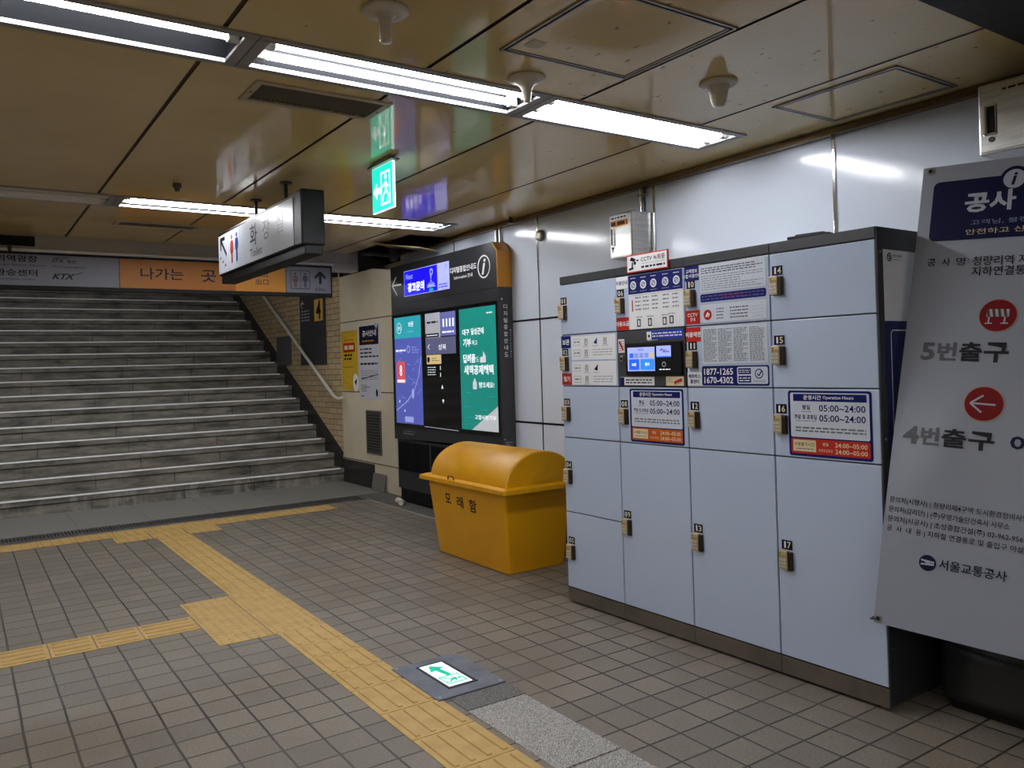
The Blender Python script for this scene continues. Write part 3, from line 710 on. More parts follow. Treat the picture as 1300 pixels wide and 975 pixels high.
b.rect(.999, 1.097, 1.588, 1.664, REDP, 1); b.centre('이용약관', 1.048, 1.612, 1.640, WHITEP, 2, .03)
b.rrect(1.102, 1.508, 1.469, 1.664, .008, PALEP, 1); b.rrect(1.104, 1.506, 1.471, 1.662, .007, STICK, 2)
for i in range(4): b.greek(1.115+i*.096, 1.20+i*.096, 1.482, 1.650, 20, GREYP, 3, .5)
b.rrect(1.098, 1.510, 1.362, 1.461, .010, NAVY, 1)
b.text('1877-1265', 1.113, 1.297, 1.415, 1.449, WHITEP, 2, bold=.02); b.text('1670-4302', 1.113, 1.297, 1.372, 1.406, WHITEP, 2, bold=.02)
b.rrect(1.322, 1.502, 1.371, 1.454, .008, STICK, 2); b.rect(1.330, 1.405, 1.418, 1.447, NAVY, 3); b.rect(1.330, 1.405, 1.377, 1.410, NAVY, 3)
b.greek(1.336, 1.40, 1.423, 1.442, 2, WHITEP, 4, .4, gaps=False); b.greek(1.336, 1.40, 1.381, 1.405, 2, WHITEP, 4, .4, gaps=False)
b.ring(1.452, 1.420, .024, .005, NAVY, 3, n=20); b.line((1.442, 1.42), (1.452, 1.41), .006, NAVY, 3); b.line((1.452, 1.41), (1.466, 1.432), .006, NAVY, 3); b.greek(1.418, 1.49, 1.378, 1.391, 2, GREYP, 3, .4, gaps=False)
b.rect(1.0, 1.097, 1.361, 1.430, WHITEP, 2); two(b, '해피박스', '콜센터', 1.002, 1.095, 1.362, 1.428, NAVY, 3)
part('phone_number_sticker', b, d, 'navy strip with white phone numbers and fine printed terms')
d = door_box(2, rows[2], rows[3], t); lock(1.011, 1.277, '12', d, DNAVY)
d = door_box(2, rows[3], rows[5], t); lock(1.010, .641, '13', d, DNAVY)
# column 4
t = locker(3)
for (a, c, n, z) in ((0, 1, '14', 1.924), (1, 2, '15', 1.598), (2, 3, '16', 1.277), (3, 5, '17', .643)):
    d = door_box(3, rows[a], rows[c], t); lock(1.538 if n != '17' else 1.546, z, n, d, DNAVY)
    if n == '16': hours(d, 1.608, 2.020, 1.042, 1.341, mat('brick red print', (188, 52, 40), .4))
# side panel with its poster: face towards the camera, local x of the face = depth
b = B(); b.box(cols[4]-.0012, cols[4]+.004, .004, .62, .02, LZT, LOCKK)
for z in (.26, 1.14, 1.93): b.cyl((cols[4]+.004, .028, z), (cols[4]+.006, .028, z), .006, STEEL, n=8)
sd = part('side_panel', b, t)
b = B()
SDW = mat('pale poster paper', (226, 228, 236), .5); SDB = mat('deep blue poster print', (28, 36, 92), .45)
b.rect(.048, .56, 1.638, 1.942, SDW, 1); b.rect(.048, .56, .74, 1.638, SDB, 1)
b.ring(.097, 1.910, .019, .006, NAVY, 2, n=18); b.line((.085, 1.916), (.105, 1.913), .006, NAVY, 2); b.line((.09, 1.904), (.11, 1.906), .006, NAVY, 2)
b.text('서울교통공사', .124, .20, 1.912, 1.924, NAVY, 2, bold=.01); b.greek(.125, .19, 1.899, 1.904, 1, GREYP, 2, gaps=False)
b.line((.092, 1.585), (.092, .80), .005, WHITEP, 2); b.line((.092, 1.585), (.105, 1.598), .005, WHITEP, 2); b.line((.105, 1.598), (.52, 1.598), .005, WHITEP, 2); b.line((.092, .80), (.52, .80), .005, WHITEP, 2)
b.text('물', .198, .30, 1.44, 1.545, mat('dim white print', (150, 152, 160), .5), 2, bold=.03)
b.v = [(cols[4]+.004-p[1], p[0], p[2]) for p in b.v]; part('side_poster', b, sd, 'white and dark blue poster on the locker side')
# small sign standing on the lockers
t = thing('cctv_sign', 'small white camera notice with red border standing on top of the lockers', 'sign', (LO.x, LO.y, LZT-.02), LRZ)
b = B(); b.box(.580, .896, -.012, -.004, 1.991, 2.093, REDP, .002); b.box(.65, .68, -.004, .05, LZT, LZT+.004, STEEL); b.box(.65, .68, -.004, -.001, 1.995, LZT+.004, STEEL); pl = part('board', b, t)
b = B(); b.rect(.587, .889, 1.998, 2.086, WHITEP, 1)
b.poly([(.606, 2.064), (.622, 2.08), (.655, 2.066), (.645, 2.05)], BLACKP, 2); b.poly([(.655, 2.062), (.682, 2.061), (.668, 2.05)], BLACKP, 2); b.line((.63, 2.05), (.625, 2.02), .01, BLACKP, 2); b.line((.60, 2.012), (.636, 2.018), .012, BLACKP, 2); b.disc(.648, 2.044, .01, BLACKP, 2, n=12)
b.text('CCTV 녹화중', .695, .876, 2.045, 2.074, BLACKP, 2, bold=.01); b.greek(.70, .875, 2.034, 2.038, 1, GREYP, 2, gaps=False); b.greek(.697, .875, 2.008, 2.026, 1, BLACKP, 2, .6, gaps=False)
lift(b, -.0123); part('lettering', b, pl)
b = B(); b.box(-.09, .09, -.10, .10, 0, .016, mat('dark folded cloth', (40, 40, 42), .8), .006); b.box(-.05, .07, -.06, .08, .014, .028, MATS['dark folded cloth'], .006)
solo('folded_cloth', b, 'dark folded cloth lying flat on top of the locker column by the banner', 'cloth', loc=(3.30, 2.30, LZT+.0005), rz=.2, base=0)
# ------------------------------------------------------------------ banner
h = Vector((.208, -.976, -.06)).normalized(); BL = Vector((3.05, 1.884, .414)); TL = Vector((3.5, 1.880, 2.300))
e = (TL-BL).normalized(); e2 = (e-h*e.dot(h)).normalized(); n = e2.cross(h).normalized()
m = Matrix((h, n, e2)).transposed().to_4x4(); m.translation = BL
t = thing('construction_banner', 'large white construction notice banner hung askew in front of the lockers', 'banner', None, matrix=m)
def wave(p):
    x, y, z = p
    a = math.exp(-((z-.72-.9*(x-.1))/.28)**2)
    return (x, y - .030*a*math.sin(min(max(x/.55, 0), 1)*PI)*.8 - .010*math.sin(z*3.1+x*2), z)
BW, BH = 1.15, 1.94
BAN = mat('shaded white vinyl cloth', (146, 150, 162), .36, spec=.4)  # white cloth greyed so its colour carries the shade it hangs in
b = B(); nx, nz = 36, 60
for sgn, yy in ((1, 0.0), (-1, .0016)):
    vs = [(-.028+(BW+.028)*i/nx, yy, BH*j/nz) for j in range(nz+1) for i in range(nx+1)]
    fs = [(j*(nx+1)+i, j*(nx+1)+i+1, (j+1)*(nx+1)+i+1, (j+1)*(nx+1)+i) for j in range(nz) for i in range(nx)]
    b.add(vs, [f[::sgn] for f in fs], BAN, True)
b.deform = wave; cloth = part('cloth', b, t)
b = B()
BNAVY = mat('banner navy', (13, 17, 54), .45); BGREY = mat('banner grey letters', (170, 174, 188), .45); BRED = mat('banner red', (118, 16, 20), .45); BBLK = mat('banner black letters', (34, 34, 40), .45); BGR2 = mat('banner mid grey letters', (92, 92, 98), .45)  # left glyphs of the exit lines take the lighter grey
def tess_rrect(b, x0, x1, z0, z1, r, m, l): b.rrect(x0, x1, z0, z1, r, m, l)
L0 = 3
# strip the blue panel so that it follows the cloth
for i in range(12):
    xa = .022+i*(1.10-.022)/12; xb = .022+(i+1)*(1.10-.022)/12
    for j in range(5):
        za, zb_ = 1.604+j*.0526, 1.604+(j+1)*.0526; r_ = .024
        if i == 0 and j in (0, 4):
            arc_ = [(xa+r_-r_*math.cos(math.radians(a)), r_-r_*math.sin(math.radians(a))) for a in range(0, 91, 15)]
            if j == 4: b.poly([(xa, za), (xb, za), (xb, zb_)] + [(p_, zb_-q_) for p_, q_ in arc_[::-1]], BNAVY, L0)
            else: b.poly([(p_, za+q_) for p_, q_ in arc_] + [(xb, za), (xb, zb_), (xa, zb_)], BNAVY, L0)
        else: b.rect(xa, xb, za, zb_, BNAVY, L0)
b.disc(.325, 1.850, .052, BNAVY, L0); b.disc(.325, 1.848, .040, BGREY, L0+1); b.text('i', .314, .336, 1.822, 1.874, BNAVY, L0+2, bold=.03, shear=.2)
b.text('공사 안내', .150, .545, 1.719, 1.806, BGREY, L0+1, bold=.035)
b.text('고객님, 불편을 드려 대단히 죄송합니다', .178, .85, 1.664, 1.686, mat('banner dim letters', (120, 128, 156), .45), L0+1)
b.text('안전하고 신속하게 완료하겠습니다', .162, .80, 1.624, 1.648, mat('banner tan letters', (176, 164, 140), .45), L0+1, bold=.01)
b.deform = wave; part('heading_panel', b, cloth); b = B()
b.text('공', .026, .060, 1.494, 1.528, BBLK, L0, bold=.012); b.text('사', .082, .116, 1.494, 1.528, BBLK, L0, bold=.012); b.text('명', .138, .172, 1.494, 1.528, BBLK, L0, bold=.012); b.text(':', .182, .186, 1.502, 1.520, BBLK, L0, bold=.012)
b.text('청량리역 지하철 출입구', .199, .60, 1.490, 1.530, BBLK, L0, bold=.012); b.text('지하연결통로 설치공사', .199, .60, 1.446, 1.486, BBLK, L0, bold=.012)
b.deform = wave; part('lettering', b, cloth); b = B()
b.disc(.310, 1.279, .066, BRED, L0); b.ring(.310, 1.279, .0685, .003, mat('thin tan outline', (170, 130, 90), .5), L0)
b.rect(.270, .349, 1.274, 1.305, BGREY, L0+1)
for i in range(4): b.poly([(.274+i*.02, 1.274), (.284+i*.02, 1.274), (.278+i*.02, 1.305), (.268+i*.02, 1.305)], mat('barrier brown', (70, 46, 24), .5), L0+2)
for x in (.280, .336): b.line((x, 1.274), (x-.002, 1.247), .006, BGREY, L0+1); b.line((x-.014, 1.246), (x+.012, 1.247), .005, BGREY, L0+1)
b.deform = wave; part('barrier_symbol', b, cloth); b = B()
b.text('5', .042, .094, 1.088, 1.164, BGR2, L0, bold=.03); b.text('번', .104, .176, 1.088, 1.166, BGR2, L0, bold=.03); b.text('출', .186, .268, 1.088, 1.168, BBLK, L0, bold=.03); b.text('구', .276, .362, 1.085, 1.168, BBLK, L0, bold=.03)
b.deform = wave; part('lettering', b, cloth); b = B()
b.disc(.296, .917, .068, BRED, L0); b.ring(.296, .917, .0705, .003, MATS['thin tan outline'], L0)
b.line((.249, .917), (.337, .915), .007, BGREY, L0+1); b.line((.249, .917), (.293, .950), .007, BGREY, L0+1); b.line((.249, .917), (.291, .882), .007, BGREY, L0+1)
b.deform = wave; part('arrow_symbol', b, cloth); b = B()
b.text('4', .010, .072, .735, .808, BGR2, L0, bold=.03); b.text('번', .080, .150, .735, .808, BGR2, L0, bold=.03); b.text('출', .160, .248, .733, .808, BBLK, L0, bold=.03); b.text('구', .256, .345, .733, .806, BBLK, L0, bold=.03)
b.text('이용', .395, .56, .738, .808, BNAVY, L0, bold=.03)
for z, s, x1 in ((.488, '문의처(시행사) | 청량리제4구역 도시환경정비사업', .475), (.449, '문의처(감리단) | (주)무영기술단건축사 사무소', .418), (.410, '문의처(시공사) | 초성종합건설(주) 02-962-9567', .478), (.372, '공  사  내  용 | 지하철 연결통로 및 출입구 이설', .468)):
    b.text(s, -.013, x1, z-.004, z+.024, BBLK, L0, bold=.006)
b.deform = wave; part('lettering', b, cloth); b = B()
b.disc(.152, .273, .031, BNAVY, L0); b.line((.128, .282), (.176, .278), .007, BGREY, L0+1); b.line((.128, .266), (.176, .270), .007, BGREY, L0+1); b.line((.14, .281), (.166, .267), .007, BGREY, L0+1)
b.text('서울교통공사', .193, .424, .258, .297, BNAVY, L0, bold=.012)
b.deform = wave; part('logo', b, cloth)
for i, (x, z) in enumerate(((.002, BH-.018), (-.012, .018))):
    b = B(); b.ring(x, z, .014, .006, STEEL, 4, n=20); b.disc(x, z, .009, BLACK, 3, n=14); b.deform = wave; part('eyelet', b, t)
b = B(); b.tube([(-.012, -.012, .018), (-.03, -.016, .012), (-.04, -.004, .01), (-.034, .02, .02)], .003, DARKMETAL, 6); part('tie_wire', b, t)
# covered low crate behind the banner, against the lockers
TARP = mat('dark rubberised tarpaulin', (30, 29, 29), .6, c2=(40, 38, 36), scale=6, bump=.4, bscale=7)
bm = bmesh.new(); bmesh.ops.create_cube(bm, size=1)
for v in bm.verts: v.co = (3.78+v.co.x*.76, 1.16+v.co.y*1.42, .155+v.co.z*.31)
bmesh.ops.bevel(bm, geom=bm.edges[:], offset=.05, segments=3, affect='EDGES'); bmesh.ops.subdivide_edges(bm, edges=[e_ for e_ in bm.edges if e_.calc_length() > .2], cuts=7, use_grid_fill=True)
for v in bm.verts:
    k = .014*(math.sin(v.co.y*13+v.co.z*9)+math.sin(v.co.x*17-v.co.y*7))*(1 if v.co.z > .05 else 0)
    v.co.x += k*.7; v.co.z = max(0.0, v.co.z+k*.6)
b = B(); b.bm(bm, TARP, True)
b.v = [(p[0]-3.8, p[1]-1.12, p[2]) for p in b.v]
solo('covered_crate', b, 'low crate under a black cover on the floor behind the hanging banner', 'crate', loc=(3.8, 1.12, 0))

# ------------------------------------------------------------------ yellow sand bin
t = thing('sand_bin', 'yellow fibreglass sand bin with domed lid between the kiosk and lockers', 'bin', (3.43, 5.30, 0), RX)
def Yb(y): return 5.30-y
def bx(x): return x-3.43
ZT = .606
def ring_loop(x0, x1, ya, yb, z, r=.04, n=5):
    pts = []
    for cx, cy, a0 in ((x1-r, yb-r, 0), (x0+r, yb-r, 90), (x0+r, ya+r, 180), (x1-r, ya+r, 270)):
        pts += [(cx+r*math.cos(math.radians(a0+90*i/n)), cy+r*math.sin(math.radians(a0+90*i/n)), z) for i in range(n+1)]
    return pts
def loft(b, loops, m, cap0=True, cap1=True):
    n = len(loops[0]); vs = [p for l in loops for p in l]
    fs = [(k*n+i, k*n+(i+1) % n, (k+1)*n+(i+1) % n, (k+1)*n+i) for k in range(len(loops)-1) for i in range(n)]
    b.add(vs, fs, m, False)
    if cap0: b.add(loops[0], [list(range(n))[::-1]], m)
    if cap1: b.add(loops[-1], [list(range(n))], m)
# local x: along -Y from the far end; local y: depth
xa0, xa1 = Yb(5.815), Yb(4.805); xt0, xt1 = Yb(5.862), Yb(4.755)
b = B(); loft(b, [ring_loop(xa0, xa1, bx(3.212), bx(3.72), .004, .025), ring_loop(xt0, xt1, bx(3.155), bx(3.765), ZT-.06, .025), ring_loop(xt0, xt1, bx(3.155), bx(3.765), ZT-.02, .025)], BIN)
bd = part('body', b, t)
b = B(); b.text('모', Yb(5.60), Yb(5.515), .425, .50, BLACKP, 1, bold=.02); b.text('래', Yb(5.425), Yb(5.33), .408, .498, BLACKP, 1, bold=.015); b.text('함', Yb(5.245), Yb(5.14), .398, .496, BLACKP, 1, bold=.015)
b.v = [(p[0], bx(3.155)+(ZT-.06-p[2])*.103-.002, p[2]) for p in b.v]; part('lettering', b, bd)
xr0, xr1, yr0, yr1 = Yb(5.935), Yb(4.675), bx(3.105), bx(3.805)
b = B(); loft(b, [ring_loop(xr0+.02, xr1-.02, yr0+.02, yr1-.02, ZT-.022, .02), ring_loop(xr0, xr1, yr0, yr1, ZT-.018, .02), ring_loop(xr0, xr1, yr0, yr1, ZT+.012, .02), ring_loop(xr0+.05, xr1-.03, yr0+.035, yr1-.035, ZT+.026, .02)], BIN)
lid = part('lid', b, t)
b = B()
xd0, xd1 = xr0+.16, xr1-.03; yc = (yr0+yr1)/2+.0; ra, hz = .315, .245; nn = 28
prof = [(math.cos(PI*i/nn), math.sin(PI*i/nn)) for i in range(nn+1)]
def arc(x, k, kz): return [(x, yc-ra*k*c_, ZT+.02+hz*kz*s_) for c_, s_ in prof]
loops = [arc(xd0-.05, .90, .90), arc(xd0-.03, .955, .96), arc(xd0, 1, 1), arc(xd1-.012, 1, 1), arc(xd1-.003, .985, .985), arc(xd1, .955, .96)]
vs = [p for l in loops for p in l]; q = nn+1
b.add(vs, [(k*q+i, k*q+i+1, (k+1)*q+i+1, (k+1)*q+i) for k in range(len(loops)-1) for i in range(nn)], BIN, True)
b.add(loops[0], [list(range(q))], BIN); b.add(loops[-1], [list(range(q))[::-1]], BIN)
# raised arch on the end of the lid
s_ = [(yc-.085*math.cos(PI*i/12), ZT+.045+.085*math.sin(PI*i/12)) for i in range(13)]
b.prism(s_, xd1-.002, xd1+.007, BIN, 'x'); part('dome', b, lid)
b = B(); b.tube([(Yb(5.47), yr0+.012, ZT+.02), (Yb(5.46), yr0+.008, ZT+.045), (Yb(5.39), yr0+.008, ZT+.045), (Yb(5.38), yr0+.012, ZT+.02)], .006, mat('brass hasp', (120, 84, 24), .4, .6), 8); part('handle', b, lid, 'small brass handle')

# ------------------------------------------------------------------ information kiosk
KX = 4.05
t = thing('information_kiosk', 'tall black digital information board with three screens on the white wall', 'information board', (KX, 0, 0.02), RX)
u = lambda y: -y
KL, KR = u(8.285), u(6.10)
b = B()
b.prism([(KL, .70), (KR, .75), (KR, 2.08), (KL, 2.08)], 0, .145, KIOSK)
# lower louvred body set back a little
b.box(KL+.02, KR-.02, .025, .14, .155, .70, KIOSK)
b.prism([(KL+.012, 2.08), (KR, 2.08), (KR, 2.53), (KR-.085, 2.615), (KL+.012, 2.615)], -.004, .145, KIOSK)
b.box(KL+.05, KR-.05, .04, .13, .02, .155, BLACK)
part('body', b, t)
b = B()
x = KL+.06
while x < KR-.06:
    if not (u(7.53) < x < u(7.49)): b.box(x, x+.012, .012, .03, .36, .67, BLACK)
    x += .028
part('louvres', b, t)
b = B(); b.box(KL+.02, KR-.03, -.006, .0, .845, 2.075, KDARK); sc = part('screen_glass', b, t)
# golden chamfered corner on the near end
GX = KR
b = B()
b.prism([(GX-.088, 2.612), (GX-.006, 2.525), (GX-.006, 2.20), (GX+.0, 2.20), (GX+.006, 2.53), (GX-.082, 2.618)], -.008, .14, KGOLD)
b.box(GX, GX+.006, -.006, .14, 2.20, 2.53, KGOLD)
part('corner_trim', b, t, 'golden trim along the near corner')
b = B(); b.box(GX-.001, GX+.004, 0.0, .145, .72, 2.198, mat('charcoal side cladding', (52, 53, 58), .45))
for i, ch in enumerate('디지털종합안내도'): pass
sdp = part('side_panel', b, t)
b = B()
for i, ch in enumerate('디지털종합안내도'):
    z = 2.0-i*.062; b.text(ch, .045, .085, z, z+.042, WHITEP, 1, bold=.01)
for i, ch in enumerate('Information'): b.text(ch, .108, .124, 1.80-i*.024, 1.815-i*.024, PALEP, 1)
b.disc(.03, 2.09, .008, SILVER, 1, n=10); b.greek(.03, .12, .76, .80, 2, PALEP, 1, .3); b.disc(.025, .82, .006, SILVER, 1, n=10)
b.v = [(GX+.0045-p[1], p[0], p[2]) for p in b.v]; part('side_lettering', b, sdp)
b = B()
b.rect(u(7.944), u(7.206), 2.262, 2.534, LEDBLUE, 1); b.rect(u(7.206), u(6.963), 2.262, 2.538, LEDPALE, 1); b.frame(u(7.944), u(6.963), 2.262, 2.536, .006, LEDPALE, 2)
b.text('Next', u(7.90), u(7.74), 2.44, 2.50, LEDPALE, 2, bold=.01); b.text('광고문의', u(7.86), u(7.49), 2.30, 2.40, LEDWHITE, 2, bold=.03)
b.ring(u(7.33), 2.47, .035, .016, LEDPALE, 2, n=18); b.line((u(7.34), 2.44), (u(7.34), 2.40), .018, LEDPALE, 2); b.disc(u(7.34), 2.38, .012, LEDPALE, 2, n=10)
for i in range(7): a = PI*i/6; b.line((u(7.34), 2.32), (u(7.34)+.09*math.cos(a), 2.32+.05*math.sin(a)), .012, LEDPALE, 2)
b.disc(u(7.34), 2.285, .05, SCRTEAL2, 2, .02); b.greek(u(7.18), u(7.0), 2.28, 2.335, 2, LEDBLUE, 2, .4); b.ring(u(7.02), 2.49, .02, .004, LEDBLUE, 2, n=14)
lift(b, -.004); part('led_screen', b, t, 'blue led advertising screen')
b = B()
b.line((u(8.238), 2.408), (u(8.015), 2.404), .018, WHITEP, 1); b.line((u(8.238), 2.408), (u(8.13), 2.50), .018, WHITEP, 1); b.line((u(8.238), 2.408), (u(8.12), 2.295), .018, WHITEP, 1)
b.ring(u(6.325), 2.407, .108, .014, WHITEP, 1); b.text('i', u(6.365), u(6.29), 2.335, 2.48, WHITEP, 1, bold=.02, shear=.25)
b.text('디지털종합안내도', u(6.945), u(6.452), 2.402, 2.462, WHITEP, 1, bold=.02); b.text('Information 안내', u(6.87), u(6.53), 2.338, 2.375, WHITEP, 1, bold=.01)
b.text('Type 화면을 터치', u(8.05), u(7.78), .79, .806, PALEP, 1); b.greek(u(8.05), u(7.8), .765, .78, 1, PALEP, 1, .5); b.line((u(7.9), 2.195), (u(6.13), 2.195), .004, BLACK, 1)
lift(b, -.005); part('lettering', b, t)
# left screen: map
b = B()
b.rect(u(8.21), u(7.58), .882, 1.812, SCRMAP, 1); b.rect(u(8.21), u(7.585), 1.812, 2.044, SCRTEAL2, 1)
b.ring(u(8.09), 1.925, .06, .006, SCRWHITE, 2); b.text('M', u(8.12), u(8.06), 1.90, 1.945, SCRWHITE, 2); b.text('보문', u(7.87), u(7.75), 1.93, 1.985, SCRWHITE, 2, bold=.02); b.greek(u(7.9), u(7.66), 1.87, 1.885, 1, SCRLINE, 2)
b.greek(u(8.18), u(7.95), 1.66, 1.70, 1, SCRWHITE, 2, gaps=False); b.ring(u(7.88), 1.69, .04, .012, SCRLINE, 2, n=16); b.greek(u(7.8), u(7.64), 1.64, 1.72, 3, SCRLINE, 2, .3)
b.rect(u(8.17), u(7.97), 1.32, 1.56, SCRPINK, 3); b.text('8', u(8.1), u(8.04), 1.40, 1.52, SCRWHITE, 4, bold=.02); b.rect(u(8.16), u(7.98), 1.33, 1.36, SCRWHITE, 4)
pts = [(7.60, 1.60), (7.66, 1.40), (7.78, 1.23), (7.95, 1.12), (8.2, 1.02)]
for a, c in zip(pts, pts[1:]): b.line((u(a[0]), a[1]), (u(c[0]), c[1]), .012, SCRLINE, 2)
random.seed(3)
for i in range(26):
    x, z = random.uniform(7.6, 8.19), random.uniform(.9, 1.75); a = random.choice((.9, -.6, .2)); l_ = random.uniform(.03, .12)
    x2, z2 = x+l_*math.cos(a), z+l_*math.sin(a)
    if x2 < 8.2 and .89 < z2 < 1.8: b.line((u(x2), z2), (u(x), z), .005, SCRLINE, 2)
b.disc(u(7.80), 1.21, .03, SCRLINE, 3, .055, n=14); b.rect(u(8.0), u(7.8), .90, .96, SCRLINE, 3)
b.disc(u(8.0), 1.02, .012, SCRWHITE, 3, n=8); b.disc(u(8.12), 1.12, .014, SCRWHITE, 3, n=8)
lift(b, -.0062); part('map_screen', b, sc, 'violet city map screen')
# middle screen: mostly black
b = B()
b.rect(u(7.488), u(7.17), 1.735, 2.044, SCRGREY, 1); b.rect(u(7.165), u(6.865), 1.80, 2.037, SCRVIO, 1); b.rect(u(7.485), u(6.868), 1.62, 1.79, mat('dim violet screen', (84, 86, 116), .3, emit=.6), 2)
b.rect(u(7.485), u(7.2), 1.795, 1.835, BLACKP, 2); b.greek(u(7.46), u(7.22), 1.805, 1.825, 1, SCRWHITE, 3, gaps=False); b.greek(u(7.45), u(7.22), 1.93, 1.97, 1, BLACKP, 2, .5); b.greek(u(7.4), u(7.22), 1.86, 1.90, 2, SCRTAN, 2, .3)
for i in range(4): b.rect(u(7.12-i*.065), u(7.09-i*.065), 1.89, 1.97, SCRWHITE, 2)
b.greek(u(7.13), u(6.9), 1.82, 1.855, 1, SCRWHITE, 2, gaps=False); b.text('성북', u(7.22), u(7.06), 1.66, 1.72, SCRWHITE, 3, bold=.01); b.line((u(7.44), 1.70), (u(7.40), 1.725), .008, SCRWHITE, 3); b.line((u(7.44), 1.70), (u(7.40), 1.675), .008, SCRWHITE, 3)
b.rect(u(7.47), u(7.165), 1.52, 1.615, SCRTAN, 3); b.disc(u(7.43), 1.567, .03, BLACKP, 4, n=14); b.greek(u(7.36), u(7.2), 1.545, 1.59, 2, mat('brown print', (90, 66, 40), .4), 4, .3)
b.greek(u(7.46), u(7.27), 1.40, 1.50, 4, SCRWHITE, 1, .25)
for z in (1.47, 1.40): b.line((u(7.19), z+.03), (u(7.19), z-.01), .012, SCRWHITE, 1)
b.poly([(u(7.18), 1.27), (u(7.14), 1.27), (u(7.16), 1.31)], SCRWHITE, 1); b.poly([(u(7.17), 1.16), (u(7.13), 1.16), (u(7.15), 1.12)], SCRWHITE, 1)
b.line((u(7.56), .87), (u(6.86), .86), .006, SCRGREY, 1)
lift(b, -.0062); part('menu_screen', b, sc, 'mostly black menu screen')
# right screen: teal advertisement
b = B()
b.rect(u(6.795), u(6.147), .883, 2.041, SCRTEAL, 1); b.poly([(u(6.611), .883), (u(6.147), .883), (u(6.147), 1.12)], mat('pale corner screen', (168, 172, 176), .3, emit=.7), 2)
b.text('대구', u(6.74), u(6.61), 1.785, 1.845, SCRWHITE, 2, bold=.02); b.text('달성군에', u(6.58), u(6.355), 1.785, 1.85, SCRWHITE, 2, bold=.02)
b.text('기부', u(6.73), u(6.585), 1.675, 1.755, SCRWHITE, 2, bold=.03); b.text('하고', u(6.57), u(6.47), 1.685, 1.735, SCRWHITE, 2, bold=.01)
b.text('답례품', u(6.735), u(6.51), 1.52, 1.605, SCRWHITE, 2, bold=.03); b.text('도', u(6.50), u(6.45), 1.53, 1.575, SCRWHITE, 2)
b.poly([(u(6.43), 1.52), (u(6.33), 1.52), (u(6.33), 1.58), (u(6.37), 1.63), (u(6.38), 1.58), (u(6.43), 1.57)], mat('pale glove screen', (190, 188, 196), .3, emit=.7), 2)
b.text('세액공제혜택', u(6.725), u(6.205), 1.408, 1.50, SCRWHITE, 2, bold=.03); b.poly([(u(6.57), 1.27), (u(6.50), 1.27), (u(6.50), 1.33), (u(6.535), 1.38), (u(6.57), 1.33)], MATS['pale glove screen'], 2)
b.text('받으세요!', u(6.46), u(6.2), 1.284, 1.34, SCRWHITE, 2, bold=.02)
for z, a, c in ((1.235, 6.7, 6.6), (1.20, 6.35, 6.2), (1.10, 6.75, 6.62), (1.0, 6.7, 6.5), (1.08, 6.45, 6.3)): b.line((u(a), z), (u(c), z+.004), .005, SCRTEAL2, 2)
b.text('고향사랑기부', u(6.55), u(6.18), .985, 1.03, SCRWHITE, 3, bold=.02); b.greek(u(6.30), u(6.20), 1.965, 1.99, 1, SCRWHITE, 2, gaps=False)
lift(b, -.0062); part('advert_screen', b, sc, 'teal advertisement screen')
# white elbow of a pipe lying on the gutter under the board
b = B(); b.tube([(3.99, 8.12, .032), (3.99, 8.05, .03), (3.98, 7.99, .03), (3.94, 7.95, .03)], .028, PLAST, 12); b.cyl((3.99, 8.13, .032), (3.99, 8.10, .032), .034, PLAST)
b.v = [(p[0]-3.99, p[1]-8.05, p[2]) for p in b.v]
solo('pipe_elbow', b, 'short white plastic pipe elbow lying in the gutter below the information board', 'pipe', loc=(3.99, 8.05, 0))

# ------------------------------------------------------------------ posters, grille, slab on the beige wall
def sheet(y0, y1, z0, z1, m, name, label, cat, draw):
    t = thing(name, label, cat, (4.2455, y0, z0), RX)
    b = B(); b.box(0, y0-y1, 0, .002, z0, z1, m); p = part('paper', b, t)
    b = B(); draw(b, y0-y1, z0, z1-z0); part('print', b, p)
def d1(b, w, z, h):
    b.rrect(w*.12, w*.86, z+h*.64, z+h*.80, .02, REDP, 1); b.greek(w*.2, w*.8, z+h*.67, z+h*.77, 1, CREAMP, 2, .7, gaps=False); b.greek(w*.2, w*.8, z+h*.83, z+h*.86, 1, REDP, 1)
    b.greek(w*.18, w*.72, z+h*.50, z+h*.62, 2, BLACKP, 1, .6); b.greek(w*.15, w*.75, z+h*.37, z+h*.41, 1, REDP, 1, .3); b.disc(w*.86, z+h*.13, w*.17, WHITEP, 1, h*.15); b.poly([(w*.78, z+h*.14), (w*.95, z+h*.20), (w*.9, z+h*.08)], BLACKP, 2); b.greek(w*.2, w*.4, z+h*.10, z+h*.14, 1, ORNG, 1)
def d2(b, w, z, h):
    b.rect(w*.05, w*.95, z+h*.72, z+h*.97, DNAVY, 1); b.text('공사안내', w*.2, w*.85, z+h*.83, z+h*.91, WHITEP, 2, bold=.02); b.greek(w*.2, w*.8, z+h*.75, z+h*.79, 1, ORNG, 2, .4); b.disc(w*.86, z+h*.96, w*.06, WHITEP, 2); b.ring(w*.86, z+h*.96, w*.05, w*.02, DNAVY, 3)
    b.greek(w*.08, w*.92, z+h*.54, z+h*.69, 3, BLACKP, 1, .4); b.greek(w*.08, w*.9, z+h*.45, z+h*.49, 1, BLACKP, 1, .7, gaps=False)
    b.line((w*.1, z+h*.27), (w*.9, z+h*.33), .012, BLACKP, 1); b.greek(w*.1, w*.9, z+h*.25, z+h*.39, 5, GREYP, 1, .3); b.greek(w*.08, w*.5, z+h*.10, z+h*.20, 4, BLACKP, 1, .35); b.greek(w*.1, w*.3, z+h*.03, z+h*.06, 1, NAVY, 1); b.disc(w*.82, z+h*.09, w*.05, DNAVY, 1, h*.05)
